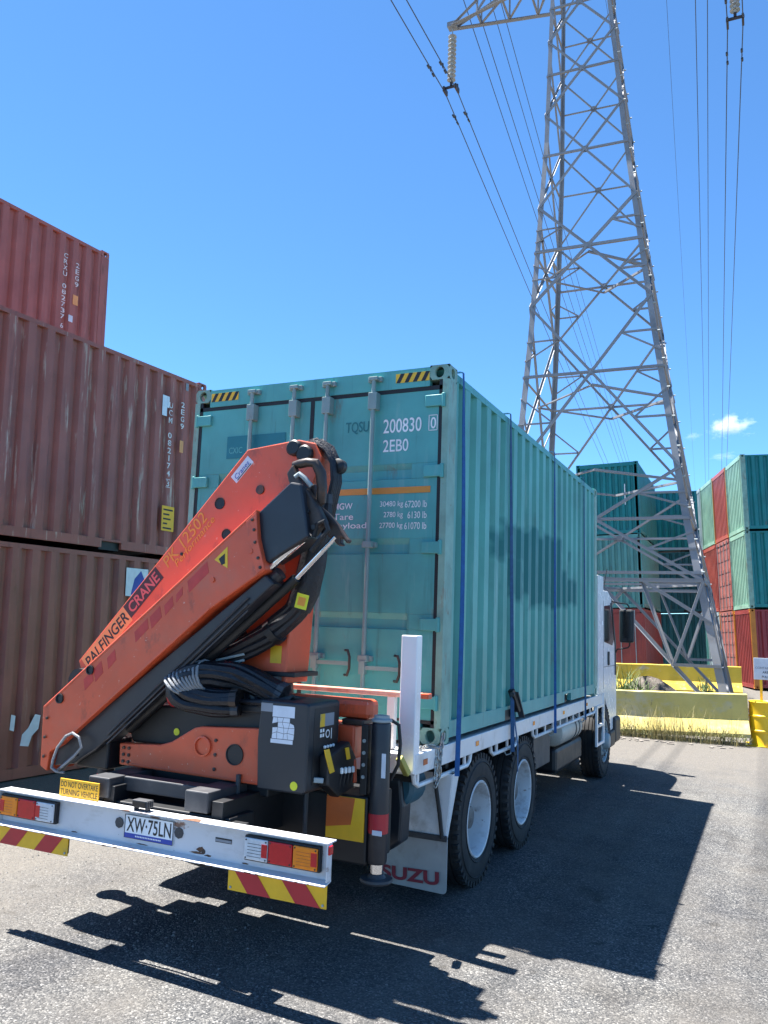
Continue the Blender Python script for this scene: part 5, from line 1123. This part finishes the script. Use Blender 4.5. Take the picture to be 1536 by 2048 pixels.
wd = ob('leafy_weeds', q, leafmat('olive weed leaf', (0.16, 0.17, 0.06))); tag(wd, 'olive leafy weeds among the dry grass at the near barrier', 'weeds', kind='stuff')
for (lb, cx, cy, rad, hh, cnt) in (('green weedy bush just behind the near barrier by the cab', .45, 14.0, .62, 1.30, 480), ('small green weed in front of the far containers', 1.55, 22.2, .28, .75, 120)):
    q = MB()
    for k in range(cnt):
        a, r_ = rr.uniform(0, 6.28), rad*math.sqrt(rr.random()); x, y = cx+r_*math.cos(a), cy+r_*math.sin(a)
        zt = hh*(1-.6*(r_/rad)**2)*rr.uniform(.35, 1); blades(q, x, y, ground_z(x, y)+zt*.5+.15*(cy < 20), zt*.6, rr.uniform(.3, 1.0), rr.uniform(.008, .018), rr)
    b_ = thing('weed_bush', lb, 'bush', (cx, cy, ground_z(cx, cy))); o = ob('foliage', q, green, b_); o.location = (-cx, -cy, -ground_z(cx, cy))
    sm = MB()
    for k in range(9): a = rr.uniform(0, 6.28); sm.tube([(0, 0, 0), (rad*.4*math.cos(a), rad*.4*math.sin(a), hh*.8)], .008, 5)
    ob('stem', sm, dry, b_)
# loose chippings
q = MB(); rr = random.Random(21)
def stone(x, y, s):
    z = ground_z(x, y); a = rr.uniform(0, 6.28); c_, s_ = math.cos(a)*s, math.sin(a)*s; h = s*rr.uniform(.5, .9)
    q.add([(x+c_, y+s_, z), (x-s_*.8, y+c_*.8, z), (x-c_, y-s_, z), (x+s_*.8, y-c_*.8, z), (x+rr.uniform(-.3, .3)*s, y+rr.uniform(-.3, .3)*s, z+h)], [(0, 1, 4), (1, 2, 4), (2, 3, 4), (3, 0, 4)])
for k in range(5200): 
    x = -1.2+rr.gauss(0, .85); y = -.75+rr.gauss(0, .8); stone(x, y, rr.uniform(.003, .0075) if rr.random() < .9 else rr.uniform(.008, .014))
for k in range(2500): x = rr.uniform(-1, 6); y = rr.uniform(6, 11.4+.18*(x+3.2)-.2); stone(x, y, rr.uniform(.004, .012))
for k in range(1500): stone(rr.uniform(-1, 4.2), rr.uniform(-3, 2), rr.uniform(.0025, .006))
gr = ob('loose_gravel', q, mat('pale stone chips', (0.16, 0.15, 0.137), .9, var=.35, vscale=60)); tag(gr, 'loose pale chippings scattered over the asphalt', 'gravel', kind='stuff')
q = MB()
for k in range(26): x = rr.uniform(.2, 2.9); y = 11.2+(x)*.1826+rr.uniform(-.15, .25); q.box((x, y, ground_z(x, y)+.012), (rr.uniform(.04, .16), rr.uniform(.03, .08), .012), Matrix.Rotation(rr.uniform(0, 3), 3, 'Z'))
tag(ob('litter', q, mat('pale litter', (0.24, 0.21, 0.18), .8, var=.4, vscale=8)), 'scraps of pale litter along the foot of the near barrier', 'litter', kind='stuff')

# ------------------------------------------------------------------ small clouds
cmx = bpy.data.materials.new('cloud vapour'); cmx.use_nodes = True; n = cmx.node_tree; n.nodes.clear(); L = n.links.new
out = n.nodes.new('ShaderNodeOutputMaterial'); pv = n.nodes.new('ShaderNodeVolumePrincipled'); L(pv.outputs[0], out.inputs['Volume'])
pv.inputs['Color'].default_value = (1, 1, 1, 1); pv.inputs['Anisotropy'].default_value = 0.3
tc = n.nodes.new('ShaderNodeTexCoord'); oi = n.nodes.new('ShaderNodeObjectInfo')
ln = n.nodes.new('ShaderNodeVectorMath'); ln.operation = 'LENGTH'; L(tc.outputs['Object'], ln.inputs[0])
av = n.nodes.new('ShaderNodeVectorMath'); av.operation = 'ADD'; L(tc.outputs['Object'], av.inputs[0]); L(oi.outputs['Random'], av.inputs[1])
nz = n.nodes.new('ShaderNodeTexNoise'); nz.inputs['Scale'].default_value = 2.1; nz.inputs['Detail'].default_value = 5; nz.inputs['Roughness'].default_value = .62; L(av.outputs[0], nz.inputs['Vector'])
m1 = n.nodes.new('ShaderNodeMath'); m1.operation = 'MULTIPLY_ADD'; L(nz.outputs[0], m1.inputs[0]); m1.inputs[1].default_value = 2.0
m2 = n.nodes.new('ShaderNodeMath'); m2.operation = 'MULTIPLY'; L(ln.outputs['Value'], m2.inputs[0]); m2.inputs[1].default_value = -1.0; L(m2.outputs[0], m1.inputs[2])
m3 = n.nodes.new('ShaderNodeMapRange'); L(m1.outputs[0], m3.inputs[0]); m3.inputs[1].default_value = .42; m3.inputs[2].default_value = .95; m3.inputs[3].default_value = 0; m3.inputs[4].default_value = .11
m4 = n.nodes.new('ShaderNodeMath'); m4.operation = 'MULTIPLY'; L(m3.outputs[0], m4.inputs[0])
at = n.nodes.new('ShaderNodeAttribute'); at.attribute_type = 'OBJECT'; at.attribute_name = 'thickness'; L(at.outputs['Fac'], m4.inputs[1]); L(m4.outputs[0], pv.inputs['Density'])
cb_ = MB(); N_, K_ = 20, 10; vs = [(0, 0, -1)]
for j in range(1, K_):
    for k in range(N_): a, b_ = 2*math.pi*k/N_, -math.pi/2+math.pi*j/K_; vs.append((math.cos(a)*math.cos(b_), math.sin(a)*math.cos(b_), math.sin(b_)))
vs.append((0, 0, 1)); fs = [(0, 1+(k+1) % N_, 1+k) for k in range(N_)]
for j in range(K_-2): fs += [(1+j*N_+k, 1+j*N_+(k+1) % N_, 1+(j+1)*N_+(k+1) % N_, 1+(j+1)*N_+k) for k in range(N_)]
fs += [(len(vs)-1, 1+(K_-2)*N_+k, 1+(K_-2)*N_+(k+1) % N_) for k in range(N_)]
cb_.add(vs, fs, True); cme = cb_.mesh('cloud')
for (lb, loc, sc, th) in (('small white cloud low in the sky between the pylon and the right stack', (-16.6, 570, 142.3), (20, 18, 13), 1.0), ('thin wisp of cloud just above the right stack', (-20, 570, 121.4), (14, 14, 4), .3), ('faint wisp of cloud beside the pylon leg', (-40, 570, 136.4), (9, 10, 4), .2)):
    o = ob('cloud', cme, cmx); o.location = loc; o.scale = sc; o['thickness'] = th; tag(o, lb, 'cloud', 'small clouds', 'stuff')
